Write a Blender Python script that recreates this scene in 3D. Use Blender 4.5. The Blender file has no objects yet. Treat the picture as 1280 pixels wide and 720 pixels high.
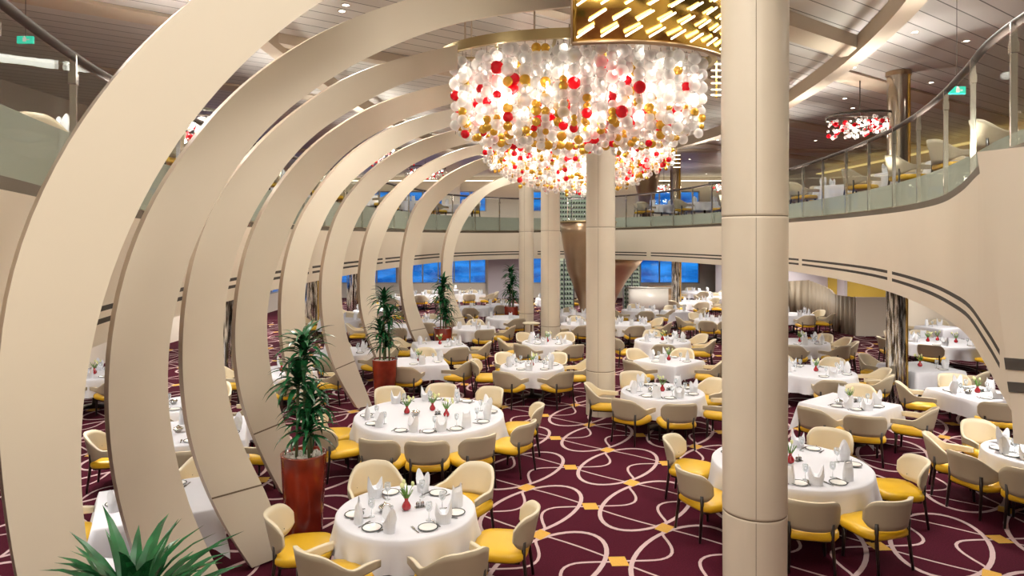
import bpy, math, random
from mathutils import Vector, Matrix
R = math.radians
random.seed(7)
F = 850.0; CX = 640.0; HY = 297.0; CZ = 3.98      # focal length in pixels, principal column, horizon row, eye height
sc = bpy.context.scene
COL = sc.collection

# ------------------------------------------------------------------ materials
def new_mat(name):
    m = bpy.data.materials.new(name); m.use_nodes = True
    return m, m.node_tree.nodes, m.node_tree.links, m.node_tree.nodes['Principled BSDF']
def mat(name, col, rough=0.5, metal=0.0, spec=0.5, emit=None, es=0.0, noise=0.0, nscale=5.0, coat=0.0, sheen=0.0, bump=0.0, bscale=200):
    m, N, L, P = new_mat(name)
    P.inputs['Base Color'].default_value = (*col, 1); P.inputs['Roughness'].default_value = rough
    P.inputs['Metallic'].default_value = metal; P.inputs['Specular IOR Level'].default_value = spec
    P.inputs['Coat Weight'].default_value = coat; P.inputs['Sheen Weight'].default_value = sheen
    if emit: P.inputs['Emission Color'].default_value = (*emit, 1); P.inputs['Emission Strength'].default_value = es
    if noise > 0:
        tc = N.new('ShaderNodeTexCoord'); nz = N.new('ShaderNodeTexNoise'); nz.inputs['Scale'].default_value = nscale
        rmp = N.new('ShaderNodeValToRGB')
        rmp.color_ramp.elements[0].color = (*[c*(1-noise) for c in col], 1); rmp.color_ramp.elements[0].position = .3
        rmp.color_ramp.elements[1].color = (*[min(1, c*(1+noise)) for c in col], 1); rmp.color_ramp.elements[1].position = .7
        L.new(tc.outputs['Object'], nz.inputs['Vector']); L.new(nz.outputs['Fac'], rmp.inputs['Fac']); L.new(rmp.outputs['Color'], P.inputs['Base Color'])
    if bump > 0:
        tc = N.new('ShaderNodeTexCoord'); nb = N.new('ShaderNodeTexNoise'); nb.inputs['Scale'].default_value = bscale
        b = N.new('ShaderNodeBump'); b.inputs['Strength'].default_value = bump; b.inputs['Distance'].default_value = .002
        L.new(tc.outputs['Object'], nb.inputs['Vector']); L.new(nb.outputs['Fac'], b.inputs['Height']); L.new(b.outputs['Normal'], P.inputs['Normal'])
    return m
def glassy(name, col, trans=0.6, rough=0.05, mx=1.0, metal=0.0, glow=0.0):
    """thin clear material: part see-through, part glossy coloured skin"""
    m, N, L, P = new_mat(name)
    P.inputs['Base Color'].default_value = (*col, 1); P.inputs['Roughness'].default_value = rough; P.inputs['Metallic'].default_value = metal
    tr = N.new('ShaderNodeBsdfTransparent'); tr.inputs['Color'].default_value = (*[c*.5+.5 for c in col], 1)
    fr = N.new('ShaderNodeLayerWeight'); fr.inputs['Blend'].default_value = .35
    mp = N.new('ShaderNodeMapRange'); mp.inputs['To Min'].default_value = 1-trans; mp.inputs['To Max'].default_value = mx
    mix = N.new('ShaderNodeMixShader'); out = N['Material Output']
    L.new(fr.outputs['Facing'], mp.inputs['Value']); L.new(mp.outputs['Result'], mix.inputs['Fac'])
    skin = P.outputs[0]
    if glow:
        tl = N.new('ShaderNodeBsdfTranslucent'); tl.inputs['Color'].default_value = (*col, 1); m2 = N.new('ShaderNodeMixShader'); m2.inputs['Fac'].default_value = glow
        L.new(P.outputs[0], m2.inputs[1]); L.new(tl.outputs[0], m2.inputs[2]); skin = m2.outputs[0]
    L.new(tr.outputs[0], mix.inputs[1]); L.new(skin, mix.inputs[2]); L.new(mix.outputs[0], out.inputs['Surface'])
    return m
def plank_mat(name, col, ang, pitch=.2, line=.09, metal=.35, rough=.32):
    m, N, L, P = new_mat(name)
    g = N.new('ShaderNodeNewGeometry'); sx = N.new('ShaderNodeSeparateXYZ'); L.new(g.outputs['Position'], sx.inputs[0])
    def mth(op, a, b=None):
        n = N.new('ShaderNodeMath'); n.operation = op
        for i, v in enumerate((a, b)):
            if v is None: continue
            if isinstance(v, (int, float)): n.inputs[i].default_value = v
            else: L.new(v, n.inputs[i])
        return n.outputs[0]
    d = mth('ADD', mth('MULTIPLY', sx.outputs[0], -math.sin(ang)/pitch), mth('MULTIPLY', sx.outputs[1], math.cos(ang)/pitch))
    fr = mth('FRACT', mth('ADD', d, 500.0))
    ln = mth('LESS_THAN', fr, line)
    idx = mth('FLOOR', mth('ADD', d, 500.0))
    wn = N.new('ShaderNodeTexWhiteNoise'); wn.noise_dimensions = '1D'; L.new(idx, wn.inputs['W'])
    var = mth('ADD', mth('MULTIPLY', wn.outputs['Value'], .16), .92)
    mixc = N.new('ShaderNodeMix'); mixc.data_type = 'RGBA'; mixc.inputs[6].default_value = (*col, 1)
    mixc.inputs[7].default_value = (*[c*.16 for c in col], 1); L.new(ln, mixc.inputs[0])
    hv = N.new('ShaderNodeHueSaturation'); L.new(mixc.outputs[2], hv.inputs['Color']); L.new(var, hv.inputs['Value'])
    L.new(hv.outputs[0], P.inputs['Base Color'])
    P.inputs['Roughness'].default_value = rough; P.inputs['Metallic'].default_value = metal
    return m
def mosaic_mat(name):
    m, N, L, P = new_mat(name)
    tc = N.new('ShaderNodeTexCoord'); mp = N.new('ShaderNodeMapping'); mp.inputs['Scale'].default_value = (20, 20, 2.2)
    v = N.new('ShaderNodeTexNoise'); v.inputs['Scale'].default_value = 1.0; v.inputs['Detail'].default_value = 3; rmp = N.new('ShaderNodeValToRGB')
    L.new(tc.outputs['Object'], mp.inputs[0]); L.new(mp.outputs[0], v.inputs['Vector']); L.new(v.outputs['Fac'], rmp.inputs['Fac'])
    rmp.color_ramp.elements[0].color = (.13, .11, .09, 1); rmp.color_ramp.elements[0].position = .44
    rmp.color_ramp.elements[1].color = (1, .97, .92, 1); rmp.color_ramp.elements[1].position = .58
    L.new(rmp.outputs[0], P.inputs['Base Color']); P.inputs['Metallic'].default_value = .9; P.inputs['Roughness'].default_value = .12
    b = N.new('ShaderNodeBump'); b.inputs['Strength'].default_value = .25; b.inputs['Distance'].default_value = .01
    L.new(v.outputs['Fac'], b.inputs['Height']); L.new(b.outputs[0], P.inputs['Normal'])
    return m

M = {}
M['rib'] = mat('cream_lacquer', (.79, .705, .575), .42, noise=.02, nscale=.8)
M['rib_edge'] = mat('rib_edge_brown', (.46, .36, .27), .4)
M['dark'] = mat('dark_slot', (.03, .022, .015), .6)
M['seam'] = mat('seam_brown', (.18, .13, .08), .6)
M['column'] = mat('column_cream', (.71, .625, .505), .38, noise=.03, nscale=1.2)
M['fascia'] = mat('fascia_cream', (.73, .635, .51), .4, noise=.025, nscale=.7)
M['beam'] = mat('beam_cream', (.66, .56, .44), .5)
M['wall'] = mat('wall_cream', (.80, .73, .62), .6)
M['lilac'] = mat('wall_lilac', (.62, .58, .63), .3)
M['yellowwall'] = mat('yellow_wall', (.62, .42, .06), .5)
M['carpet'] = mat('carpet_burgundy', (.062, .006, .016), .95, spec=.1, noise=.25, nscale=60)
M['loop'] = mat('carpet_loop_pink', (.56, .41, .41), .95, spec=.1, noise=.06, nscale=60)
M['square'] = mat('carpet_square_gold', (.66, .38, .08), .95, spec=.1, noise=.08, nscale=60)
M['ceil'] = plank_mat('ceiling_planks', (.70, .67, .64), R(36), .42, .06, .15, .35)
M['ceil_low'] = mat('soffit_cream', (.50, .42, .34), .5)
M['deckcarpet'] = mat('upper_carpet', (.10, .03, .03), .9)
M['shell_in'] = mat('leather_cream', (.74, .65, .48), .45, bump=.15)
M['shell_out'] = mat('leather_cream_shaded', (.44, .37, .265), .5, bump=.15)  # outer face slightly darker leather, mostly shade painted into its colour
M['seat'] = mat('leather_yellow', (.72, .43, .015), .34, bump=.1)
M['wood'] = mat('dark_wood', (.022, .012, .009), .3, noise=.3, nscale=20)
M['cloth'] = mat('white_linen', (.71, .71, .77), .8, sheen=.2, bump=.1, bscale=400)
M['napkin'] = mat('white_napkin', (.82, .83, .88), .75)
M['china'] = mat('white_china', (.85, .83, .80), .12)
M['rim'] = mat('plate_rim_dark', (.08, .10, .10), .25, .4)
M['steel'] = mat('polished_steel', (.75, .73, .70), .14, 1.0)
M['steeldark'] = mat('cutlery_steel', (.30, .29, .28), .2, 1.0)
M['glass'] = glassy('table_glass', (.92, .95, .97), .86, .03)
M['vase'] = mat('red_glass', (.35, .004, .012), .08, coat=.8)
M['stem'] = mat('tulip_green', (.10, .22, .03), .5)
M['bloom'] = mat('tulip_cream', (.80, .82, .42), .5)
M['leaf'] = mat('dracaena_leaf', (.012, .095, .030), .25, noise=.55, nscale=9)
M['cane'] = mat('plant_cane', (.10, .12, .05), .7)
M['pot'] = mat('pot_red_lacquer', (.26, .028, .010), .22, noise=.45, nscale=2.5, coat=.5)
M['pebble'] = mat('white_pebble', (.78, .74, .68), .7)
M['gold'] = mat('gold_mirror', (.80, .53, .13), .16, 1.0)
M['bronze'] = mat('bronze_panel', (.44, .31, .20), .30, .75, noise=.08, nscale=1.5)
M['ringgold'] = mat('ring_antique_gold', (.42, .33, .16), .35, .7)
M['led'] = mat('led_tube', (1, .95, .8), .5, emit=(1, .88, .62), es=9)
M['bulb'] = mat('chandelier_bulb', (1, .95, .85), .5, emit=(1, .92, .78), es=26)
M['down'] = mat('downlight_lens', (1, .95, .85), .5, emit=(1, .9, .75), es=12)
M['clearball'] = glassy('blown_glass_clear', (.97, .96, .95), .66, .06, glow=.3)
M['goldball'] = glassy('blown_glass_gold', (.88, .55, .08), .18, .12, metal=.7, glow=.15)
M['redball'] = glassy('blown_glass_red', (.80, .006, .02), .05, .12, glow=.2)
M['wire'] = mat('black_wire', (.05, .04, .03), .5)
M['handrail'] = mat('handrail_dark', (.06, .045, .04), .45, 0, .25)
M['railglass'] = glassy('rail_glass', (.88, .93, .90), .975, .02, mx=.045, metal=1.0)
M['frost'] = mat('frosted_glass', (.38, .38, .33), .4)
M['winglass'] = glassy('window_glass', (.75, .88, 1.0), .95, .02, mx=.4, metal=1.0)
M['mullion'] = mat('mullion_grey', (.45, .45, .48), .4, .2)
M['mosaic'] = mosaic_mat('mirror_mosaic')
M['mirror'] = mat('column_mirror', (.62, .56, .48), .12, 1.0)
M['counter'] = mat('counter_white', (.80, .76, .70), .3)
M['pleat'] = mat('pleated_taupe', (.33, .27, .20), .55)
M['bottle'] = mat('bottle_green', (.02, .06, .02), .1)
M['racklit'] = mat('backlit_glass', (.7, .75, .6), .4, emit=(.8, .9, .7), es=.3)
M['cap'] = mat('fascia_cap', (.10, .075, .05), .35)
M['cove2'] = mat('cove_light_yellow', (1, .9, .6), .6, emit=(1, .72, .25), es=.7)
M['shelf'] = mat('rack_frame', (.25, .25, .26), .3, .8)
M['cove'] = mat('cove_light', (1, .95, .8), .6, emit=(1, .86, .6), es=2.5)

# ------------------------------------------------------------------ mesh helpers
class MB:
    def __init__(s): s.v = []; s.f = []; s.m = []; s.sm = []
    def add(s, vs, fs, mi=0, smooth=True):
        o = len(s.v); s.v += [tuple(v) for v in vs]
        for f in fs: s.f.append(tuple(o+i for i in f)); s.m.append(mi); s.sm.append(smooth)
    def box(s, c, d, mi=0, rz=0.0, smooth=False):
        x, y, z = d[0]/2, d[1]/2, d[2]/2; ca, sa = math.cos(rz), math.sin(rz)
        vs = [(c[0]+a*x*ca-b*y*sa, c[1]+a*x*sa+b*y*ca, c[2]+k*z) for a in (-1, 1) for b in (-1, 1) for k in (-1, 1)]
        s.add(vs, [(0, 1, 3, 2), (4, 6, 7, 5), (0, 4, 5, 1), (2, 3, 7, 6), (0, 2, 6, 4), (1, 5, 7, 3)], mi, smooth)
    def tube(s, pts, r, n=8, mi=0, cap=True, r2=None):
        pts = [Vector(p) for p in pts]; k = len(pts); vs = []
        for i, p in enumerate(pts):
            t = (pts[min(i+1, k-1)]-pts[max(i-1, 0)]).normalized()
            a = Vector((0, 0, 1)) if abs(t.z) < .9 else Vector((1, 0, 0))
            u = t.cross(a).normalized(); w = t.cross(u)
            rr = r if r2 is None else r+(r2-r)*i/(k-1)
            for j in range(n):
                q = 2*math.pi*j/n; vs.append(p+u*rr*math.cos(q)+w*rr*math.sin(q))
        fs = [(i*n+j, i*n+(j+1) % n, (i+1)*n+(j+1) % n, (i+1)*n+j) for i in range(k-1) for j in range(n)]
        if cap: fs += [tuple(range(n-1, -1, -1)), tuple((k-1)*n+j for j in range(n))]
        s.add(vs, fs, mi)
    def lathe(s, prof, n=24, c=(0, 0, 0), mi=0, mis=None):
        vs = []; k = len(prof)
        for r, z in prof:
            for j in range(n):
                q = 2*math.pi*j/n; vs.append((c[0]+max(r, 1e-4)*math.cos(q), c[1]+max(r, 1e-4)*math.sin(q), c[2]+z))
        for i in range(k-1):
            fs = [(i*n+j, i*n+(j+1) % n, (i+1)*n+(j+1) % n, (i+1)*n+j) for j in range(n)]
            if i == 0: s.add(vs, fs, mis[i] if mis else mi); base = len(s.v)-len(vs)
            else:
                for f in fs: s.f.append(tuple(base+a for a in f)); s.m.append(mis[i] if mis else mi); s.sm.append(True)
    def ball(s, c, r, seg=10, ring=7, mi=0, sz=1.0):
        prof = [(r*math.sin(math.pi*i/ring), -r*sz*math.cos(math.pi*i/ring)) for i in range(ring+1)]
        s.lathe(prof, seg, c, mi)
    def strip(s, A, B, mi=0, smooth=True, close=False):
        n = len(A); vs = list(A)+list(B)
        fs = [(i, i+1, n+i+1, n+i) for i in range(n-1)]
        if close: fs.append((n-1, 0, n, 2*n-1))
        s.add(vs, fs, mi, smooth)
    def mesh(s, name, mats, bevel=0):
        me = bpy.data.meshes.new(name); me.from_pydata(s.v, [], s.f)
        for m in mats: me.materials.append(m)
        me.polygons.foreach_set('material_index', s.m); me.polygons.foreach_set('use_smooth', s.sm)
        me.update(); return me
def link(name, me, parent=None, loc=(0, 0, 0), rz=0.0, bevel=0, solid=0, auto=False):
    o = bpy.data.objects.new(name, me); COL.objects.link(o)
    o.location = loc; o.rotation_euler = (0, 0, rz)
    if parent: o.parent = parent
    if solid: md = o.modifiers.new('s', 'SOLIDIFY'); md.thickness = solid; md.offset = 0
    if bevel: md = o.modifiers.new('b', 'BEVEL'); md.width = bevel; md.segments = 2; md.limit_method = 'ANGLE'
    return o
def tag(o, label, cat, group=None, kind=None):
    o['label'] = label; o['category'] = cat
    if group: o['group'] = group
    if kind: o['kind'] = kind
    return o
def thing(name, label, cat, loc=(0, 0, 0), rz=0.0, group=None, kind=None):
    o = bpy.data.objects.new(name, None); COL.objects.link(o); o.location = loc; o.rotation_euler = (0, 0, rz); o.empty_display_size = .2
    return tag(o, label, cat, group, kind)
def struct(name, me, **k):
    o = link(name, me, **k); o['kind'] = 'structure'; return o
def catmull(P, n):
    P = [Vector(p) for p in P]; out = []; k = len(P)
    L = [0]
    for i in range(1, k): L.append(L[-1]+(P[i]-P[i-1]).length)
    for j in range(n):
        t = L[-1]*j/(n-1); i = 0
        while i < k-2 and L[i+1] < t: i += 1
        u = (t-L[i])/max(1e-9, L[i+1]-L[i])
        p0 = P[i-1] if i > 0 else P[i]*2-P[i+1]; p1 = P[i]; p2 = P[i+1]; p3 = P[i+2] if i+2 < k else P[i+1]*2-P[i]
        out.append(.5*((2*p1)+(p2-p0)*u+(2*p0-5*p1+4*p2-p3)*u*u+(3*p1-p0-3*p2+p3)*u**3))
    return out
def interp(tab, x):
    if x <= tab[0][0]: return tab[0][1]
    for (a, b), (c, d) in zip(tab, tab[1:]):
        if x <= c: return b+(d-b)*(x-a)/(c-a)
    return tab[-1][1]
def G(px, py, z=0.0):                      # place on a level z seen at a pixel
    d = F*(CZ-z)/(py-HY); return ((px-CX)/F*d, d)
def smooth_path(P, it=2):
    return P

# ------------------------------------------------------------------ plan of the oval balcony opening (x, y, z bottom, z top, z rail)
S = F/750.0
left = [(-2.0, -2.5), (-2.3, 0), (-2.75, 2.4), (-3.2, 3.6), (-3.62, 4.8), (-3.95, 6.0), (-4.18, 7.2), (-4.42, 9), (-4.55, 11), (-4.52, 13.2), (-4.4, 15.5), (-4.05, 18.5), (-3.5, 21.5), (-2.45, 25), (0, 27.6), (2.6, 28.3)]
right = [(4.6, 27.6), (6.4, 25.2), (7.4, 21.5), (7.6, 17.8), (7.15, 13.6), (6.5, 10.6), (5.8, 8.5), (5.05, 6.8), (4.45, 5.65), (4.05, 4.6), (3.8, 3.2), (3.6, 0), (3.6, -2.5)]
plan = catmull([Vector((x, y*S, 0)) for x, y in left+right], 300)
ZB_px = [(-200, -1.0), (430, -1.0), (640, -.98), (770, -1.0), (900, -.98), (987, -.90), (1093, -.90), (1167, -.96), (1216, -1.04), (1240, -1.13), (1251, -1.22), (1258, -1.36), (1266, -1.7), (1400, -1.7)]
ZT_px = [(-200, .42), (50, .40), (120, .33), (177, .29), (400, .26), (640, .30), (770, .44), (900, .50), (987, .50), (1063, .50), (1143, .50), (1187, .52), (1215, .66), (1225, .75), (1400, .8)]
ZR_px = [(-200, 1.55), (143, 1.58), (558, 1.78), (640, 1.80), (770, 1.9), (905, 1.98), (987, 1.85), (1143, 1.82), (1213, 1.88), (1270, 1.80), (1400, 1.8)]
def ppx(p, side):
    if p.y < 1.2: return -200 if side < 0 else 1400
    return CX+F*p.x/p.y
PL = []
for i, p in enumerate(plan):
    s = -1 if p.x < 0 else 1
    px = ppx(p, s); PL.append((p, interp(ZB_px, px)+CZ, interp(ZT_px, px)+CZ, interp(ZR_px, px)+CZ, px))
for _ in range(12):
    PL = [PL[0]]+[(PL[i][0],)+tuple((PL[i-1][j]+2*PL[i][j]+PL[i+1][j])/4 for j in (1, 2, 3))+(PL[i][4],) for i in range(1, len(PL)-1)]+[PL[-1]]
def normal2(i):
    a = plan[max(0, i-1)]; b = plan[min(len(plan)-1, i+1)]; t = (b-a).normalized(); return Vector((-t.y, t.x, 0))   # outward (away from the opening)
centre = Vector((1.6, 16, 0))
NRM = []
for i, p in enumerate(plan):
    n = normal2(i)
    if n.dot(p-centre) < 0: n = -n
    NRM.append(n)
mb = MB()
for i in range(len(PL)-1):
    rows = []
    for k in (i, i+1):
        p, zb, zt, zr, px = PL[k]
        lev = [zb, zb+.045, zb+.19, zb+.24, zb+.305, zb+.355, zb+.6, zt-.09, zt]
        rows.append([(p.x, p.y, z) for z in lev])
    for j in range(8):
        mi = 1 if j in (2, 4) and i % 24 else (2 if j == 7 else 0)
        mb.add([rows[0][j], rows[1][j], rows[1][j+1], rows[0][j+1]], [(0, 1, 2, 3)], mi)
    # outer back face and soffit
    o0 = plan[i]+NRM[i]*.18; o1 = plan[i+1]+NRM[i+1]*.18
    mb.add([(plan[i].x, plan[i].y, PL[i][1]), (plan[i+1].x, plan[i+1].y, PL[i+1][1]), (o1.x, o1.y, PL[i+1][1]), (o0.x, o0.y, PL[i][1])], [(0, 1, 2, 3)], 0)
    mb.add([(plan[i].x, plan[i].y, PL[i][2]), (plan[i+1].x, plan[i+1].y, PL[i+1][2]), (o1.x, o1.y, PL[i+1][2]), (o0.x, o0.y, PL[i][2])], [(0, 1, 2, 3)], 0)
    mb.add([(o0.x, o0.y, PL[i][1]), (o1.x, o1.y, PL[i+1][1]), (o1.x, o1.y, PL[i+1][2]+.1), (o0.x, o0.y, PL[i][2]+.1)], [(0, 1, 2, 3)], 0)
me = mb.mesh('wall_balcony', [M['fascia'], M['dark'], M['cap']])
struct('wall_balcony', me)

# room extents
XL, XR, YN, YF = -13.0, 18.0, -3.0, 45.0
ZD, ZL, ZC = 4.73, 3.06, 7.98           # upper deck, lower soffit, ceiling
def outer(p):
    d = (p-centre); ts = []
    if d.x > 1e-6: ts.append((XR-centre.x)/d.x)
    if d.x < -1e-6: ts.append((XL-centre.x)/d.x)
    if d.y > 1e-6: ts.append((YF-centre.y)/d.y)
    if d.y < -1e-6: ts.append((YN-centre.y)/d.y)
    t = min(ts); return centre+d*t
def ring_slab(name, z, m, off=.18):
    mb = MB(); A = []; B = []
    for i, p in enumerate(plan):
        q = p+NRM[i]*off; o = outer(p); A.append((q.x, q.y, z)); B.append((o.x, o.y, z))
    for i in range(len(A)-1):
        for q in range(8):
            f = [tuple(Vector(a)*(1-t_)+Vector(b)*t_) for a, b, t_ in ((A[i], B[i], q/8), (A[i+1], B[i+1], q/8), (A[i+1], B[i+1], (q+1)/8), (A[i], B[i], (q+1)/8))]
            mb.add(f, [(0, 1, 2, 3)], 0, False)
        # corner fill
        b0, b1 = B[i], B[i+1]
        if abs(b0[0]-b1[0]) > .01 and abs(b0[1]-b1[1]) > .01:
            cx = XL if min(b0[0], b1[0]) < XL+.05 else XR; cy = YF if max(b0[1], b1[1]) > YF-.05 else YN
            mb.add([b0, b1, (cx, cy, z)], [(0, 1, 2)], 0, False)
    return struct(name, mb.mesh(name, [m]))
ring_slab('floor_upper', ZD, M['deckcarpet'])
ring_slab('ceiling_lower', ZL, M['ceil_low'])

# ------------------------------------------------------------------ carpet with its woven loops
mb = MB()
mb.add([(XL, YN, 0), (XR, YN, 0), (XR, YF, 0), (XL, YF, 0)], [(0, 1, 2, 3)], 0, False)
O = Vector((1.16, 10.07)); e1 = Vector((.993, .119)); e2 = Vector((-.086, .996)); LL = 1.72
def loc2(u, v, z): q = O+e1*(u*LL)+e2*(v*LL); return (q.x, q.y, z)
def ribbon(pts, w, z, closed=False):
    n = len(pts); A = []; B = []
    for i in range(n):
        a = Vector(pts[(i-1) % n] if closed else pts[max(0, i-1)]); b = Vector(pts[(i+1) % n] if closed else pts[min(n-1, i+1)])
        t = (b-a).normalized(); nn = Vector((-t.y, t.x))*(w/2/LL); p = Vector(pts[i])
        A.append(loc2(p.x+nn.x, p.y+nn.y, z)); B.append(loc2(p.x-nn.x, p.y-nn.y, z))
    mb.strip(B, A, 1, False, closed)
de = R(32)
ell = [(.5+.465*math.cos(t), .515*math.sin(t+de)) for t in [2*math.pi*i/40 for i in range(40)]]
half = [(.06, .0), (.2, -.012), (.32, -.006), (.405, .05), (.445, .15), (.452, .28), (.45, .39), (.5, .5)]
loopB = half+[(1-x, 1-y) for x, y in reversed(half[:-1])]
lb = [(p.x, p.y) for p in catmull([Vector((x, y, 0)) for x, y in loopB], 34)]
diag = [(t, -t-.025*math.sin(2*math.pi*t)) for t in [i/12 for i in range(13)]]
for i in range(-9, 10):
    for j in range(-8, 21):
        c = loc2(i+.5, j+.5, 0)
        if not (XL+1 < c[0] < XR-1 and YN+1 < c[1] < YF-1): continue
        if j > 14 and abs(i) > 7: continue
        ribbon([(x+i, y+j) for x, y in ell], .060, .0020, True)
        ribbon([(x+i, y+j) for x, y in lb], .040, .0015)
        ribbon([(x+i, y+j) for x, y in diag], .032, .0010)
        P0 = [(-.062, -.065), (.062, -.075), (.062, .065), (-.062, .075)]
        Q0 = [(-.085, -.01), (-.01, -.095), (.085, .01), (.01, .095)]
        mb.add([loc2(i+x, j+y, .003) for x, y in P0], [(0, 1, 2, 3)], 2, False)
        mb.add([loc2(i+.5+x, j+.5+y, .003) for x, y in Q0], [(0, 1, 2, 3)], 2, False)
struct('floor', mb.mesh('floor', [M['carpet'], M['loop'], M['square']]))

# ------------------------------------------------------------------ ceiling, beams
mb = MB(); mb.add([(XL, YN, ZC), (XL, YF, ZC), (XR, YF, ZC), (XR, YN, ZC)], [(0, 1, 2, 3)], 0, False)
struct('ceiling', mb.mesh('ceiling', [M['ceil']]))
mb = MB(); bw = .32; zlo = ZC-.34
bp = [(plan[i]+NRM[i]*.0, NRM[i]) for i in range(24, len(plan)-24)]
A = [(p.x, p.y, zlo) for p, n in bp]; B = [(p.x+n.x*bw, p.y+n.y*bw, zlo) for p, n in bp]
A2 = [(a[0], a[1], ZC) for a in A]; B2 = [(a[0], a[1], ZC) for a in B]
mb.strip(A, B, 0); mb.strip(A2, A, 0); mb.strip(B, B2, 0)
struct('trim_1', mb.mesh('trim_1', [M['beam']])); tn = 2
def beam(a, b, w, h, name):
    global tn
    a = Vector(a); b = Vector(b); d = b-a; mb = MB()
    mb.box(((a.x+b.x)/2, (a.y+b.y)/2, ZC-h/2), (d.length, w, h-.004), 0, math.atan2(d.y, d.x))
    struct('trim_%d' % tn, mb.mesh(name, [M['beam']])); tn += 1
beam((3.0, 10.9), (7.0, 13.9), .55, .26, 'cross_beam'); beam((4.2, 16.2), (7.7, 18.9), .5, .2, 'cross_beam')
beam((7.6, 16.3), (17.9, 24.0), .7, .06, 'ceiling_band'); beam((8.2, 22.5), (17.9, 29.8), .7, .06, 'ceiling_band')
beam((6.2, 9.2), (17.9, 17.8), .7, .06, 'ceiling_band'); beam((8.0, 29.0), (17.9, 36.4), .7, .06, 'ceiling_band')
beam((4.2, 2.5), (17.9, 12.5), .9, .06, 'ceiling_band')
beam((-12.9, 7.5), (-5.1, 13.4), .7, .06, 'ceiling_band'); beam((-12.9, 1.0), (-4.4, 7.4), .9, .06, 'ceiling_band')
beam((-12.9, 14.0), (-5.3, 19.5), .7, .06, 'ceiling_band')
beam((-4.9, 13.2), (-1.0, 16.2), .3, .2, 'cross_beam'); beam((-4.4, 7.6), (1.0, 11.8), .3, .2, 'cross_beam')
beam((-12.9, 31), (17.9, 31.0), .8, .08, 'ceiling_band')

# ------------------------------------------------------------------ outer walls and windows
def wall(name, a, b, z0, z1, m, t=.2):
    a = Vector(a); b = Vector(b); d = b-a; mb = MB()
    mb.box(((a.x+b.x)/2, (a.y+b.y)/2, (z0+z1)/2), (d.length, t, z1-z0), 0, math.atan2(d.y, d.x))
    return struct(name, mb.mesh(name, [m]))
wall('wall_near', (XL, YN), (XR, YN), 0, ZC, M['wall'])
wall('wall_right', (XR, YN), (XR, YF), 0, ZC, M['wall'])
def win_wall(name, axis, const, rng, openings, flip=1):
    """wall along an axis with window openings [(a0, a1, z0, z1)]; pieces in one mesh"""
    mb = MB(); a = rng[0]
    def bx(a0, a1, z0, z1):
        if a1-a0 < 1e-3 or z1-z0 < 1e-3: return
        if axis == 'x': mb.box(((a0+a1)/2, const, (z0+z1)/2), (a1-a0, .2, z1-z0))
        else: mb.box((const, (a0+a1)/2, (z0+z1)/2), (.2, a1-a0, z1-z0))
    for (a0, a1) in sorted(set((o[0], o[1]) for o in openings)):
        bx(a, a0, 0, ZC); z = 0
        for o in sorted(o for o in openings if (o[0], o[1]) == (a0, a1)):
            bx(a0, a1, z, o[2]); z = o[3]
        bx(a0, a1, z, ZC); a = a1
    bx(a, rng[1], 0, ZC)
    struct(name, mb.mesh(name, [M['wall']]))
wn = 1
def window(axis, const, a0, a1, z0, z1, nm):
    global wn
    f = MB(); g = MB()
    def bx(m, u0, u1, v0, v1, t):
        if axis == 'x': m.box(((u0+u1)/2, const, (v0+v1)/2), (u1-u0, t, v1-v0))
        else: m.box((const, (u0+u1)/2, (v0+v1)/2), (t, u1-u0, v1-v0))
    for k in range(nm+1):
        c = a0+.04+(a1-a0-.08)*k/nm; bx(f, c-.04, c+.04, z0, z1, .12)
    bx(f, a0, a1, z0, z0+.07, .12); bx(f, a0, a1, z1-.07, z1, .12)
    bx(g, a0, a1, z0, z1, .02)
    w = struct('window_%d' % wn, f.mesh('window_frame', [M['mullion']])); wn += 1
    gl = link('pane', g.mesh('window_pane', [M['winglass']]), w)
lowz = (.95, 2.98); upz = (5.7, 7.05)
fo = [(-11.6, -7.6), (-7.0, -1.7), (.7, 4.4), (8.4, 12.4)]
win_wall('wall_back', 'x', YF, (XL, XR), [(a, b, *lowz) for a, b in fo]+[(a, b, *upz) for a, b in fo])
for a, b in fo:
    window('x', YF, a, b, *lowz, max(2, round((b-a)/1.15))); window('x', YF, a, b, *upz, max(2, round((b-a)/1.15)))
lo = [(26.0, 31.0), (33.0, 38.0), (39.5, 43.5)]
win_wall('wall_left', 'y', XL, (YN, YF), [(a, b, *lowz) for a, b in lo]+[(a, b, *upz) for a, b in lo])
for a, b in lo:
    window('y', XL, a, b, *lowz, 4); window('y', XL, a, b, *upz, 4)
# lilac lacquered pier beside the far windows, warm yellow niche wall on the right
wall('wall_pier', (12.5, 41.5), (16.2, 33.0), 0, ZL-.01, M['lilac'])
wall('wall_pier', (-1.55, 44.6), (.55, 44.6), 0, ZL-.01, M['lilac'])
wall('wall_niche', (15.6, 33.6), (17.9, 32.6), 0, ZL-.01, M['yellowwall'])
wall('wall_pier', (-4.6, 44.55), (-3.4, 44.55), ZD, ZC-.01, M['wall'])
# lit cove along the far upper wall
mb = MB(); mb.box((2.5, 44.3, ZC-.3), (30, .25, .05)); struct('trim_%d' % tn, mb.mesh('cove', [M['cove']])); tn += 1
mb = MB(); mb.box((17.6, 26, ZC-.35), (.3, 26, .05)); struct('trim_%d' % tn, mb.mesh('cove', [M['cove2']])); tn += 1

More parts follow.
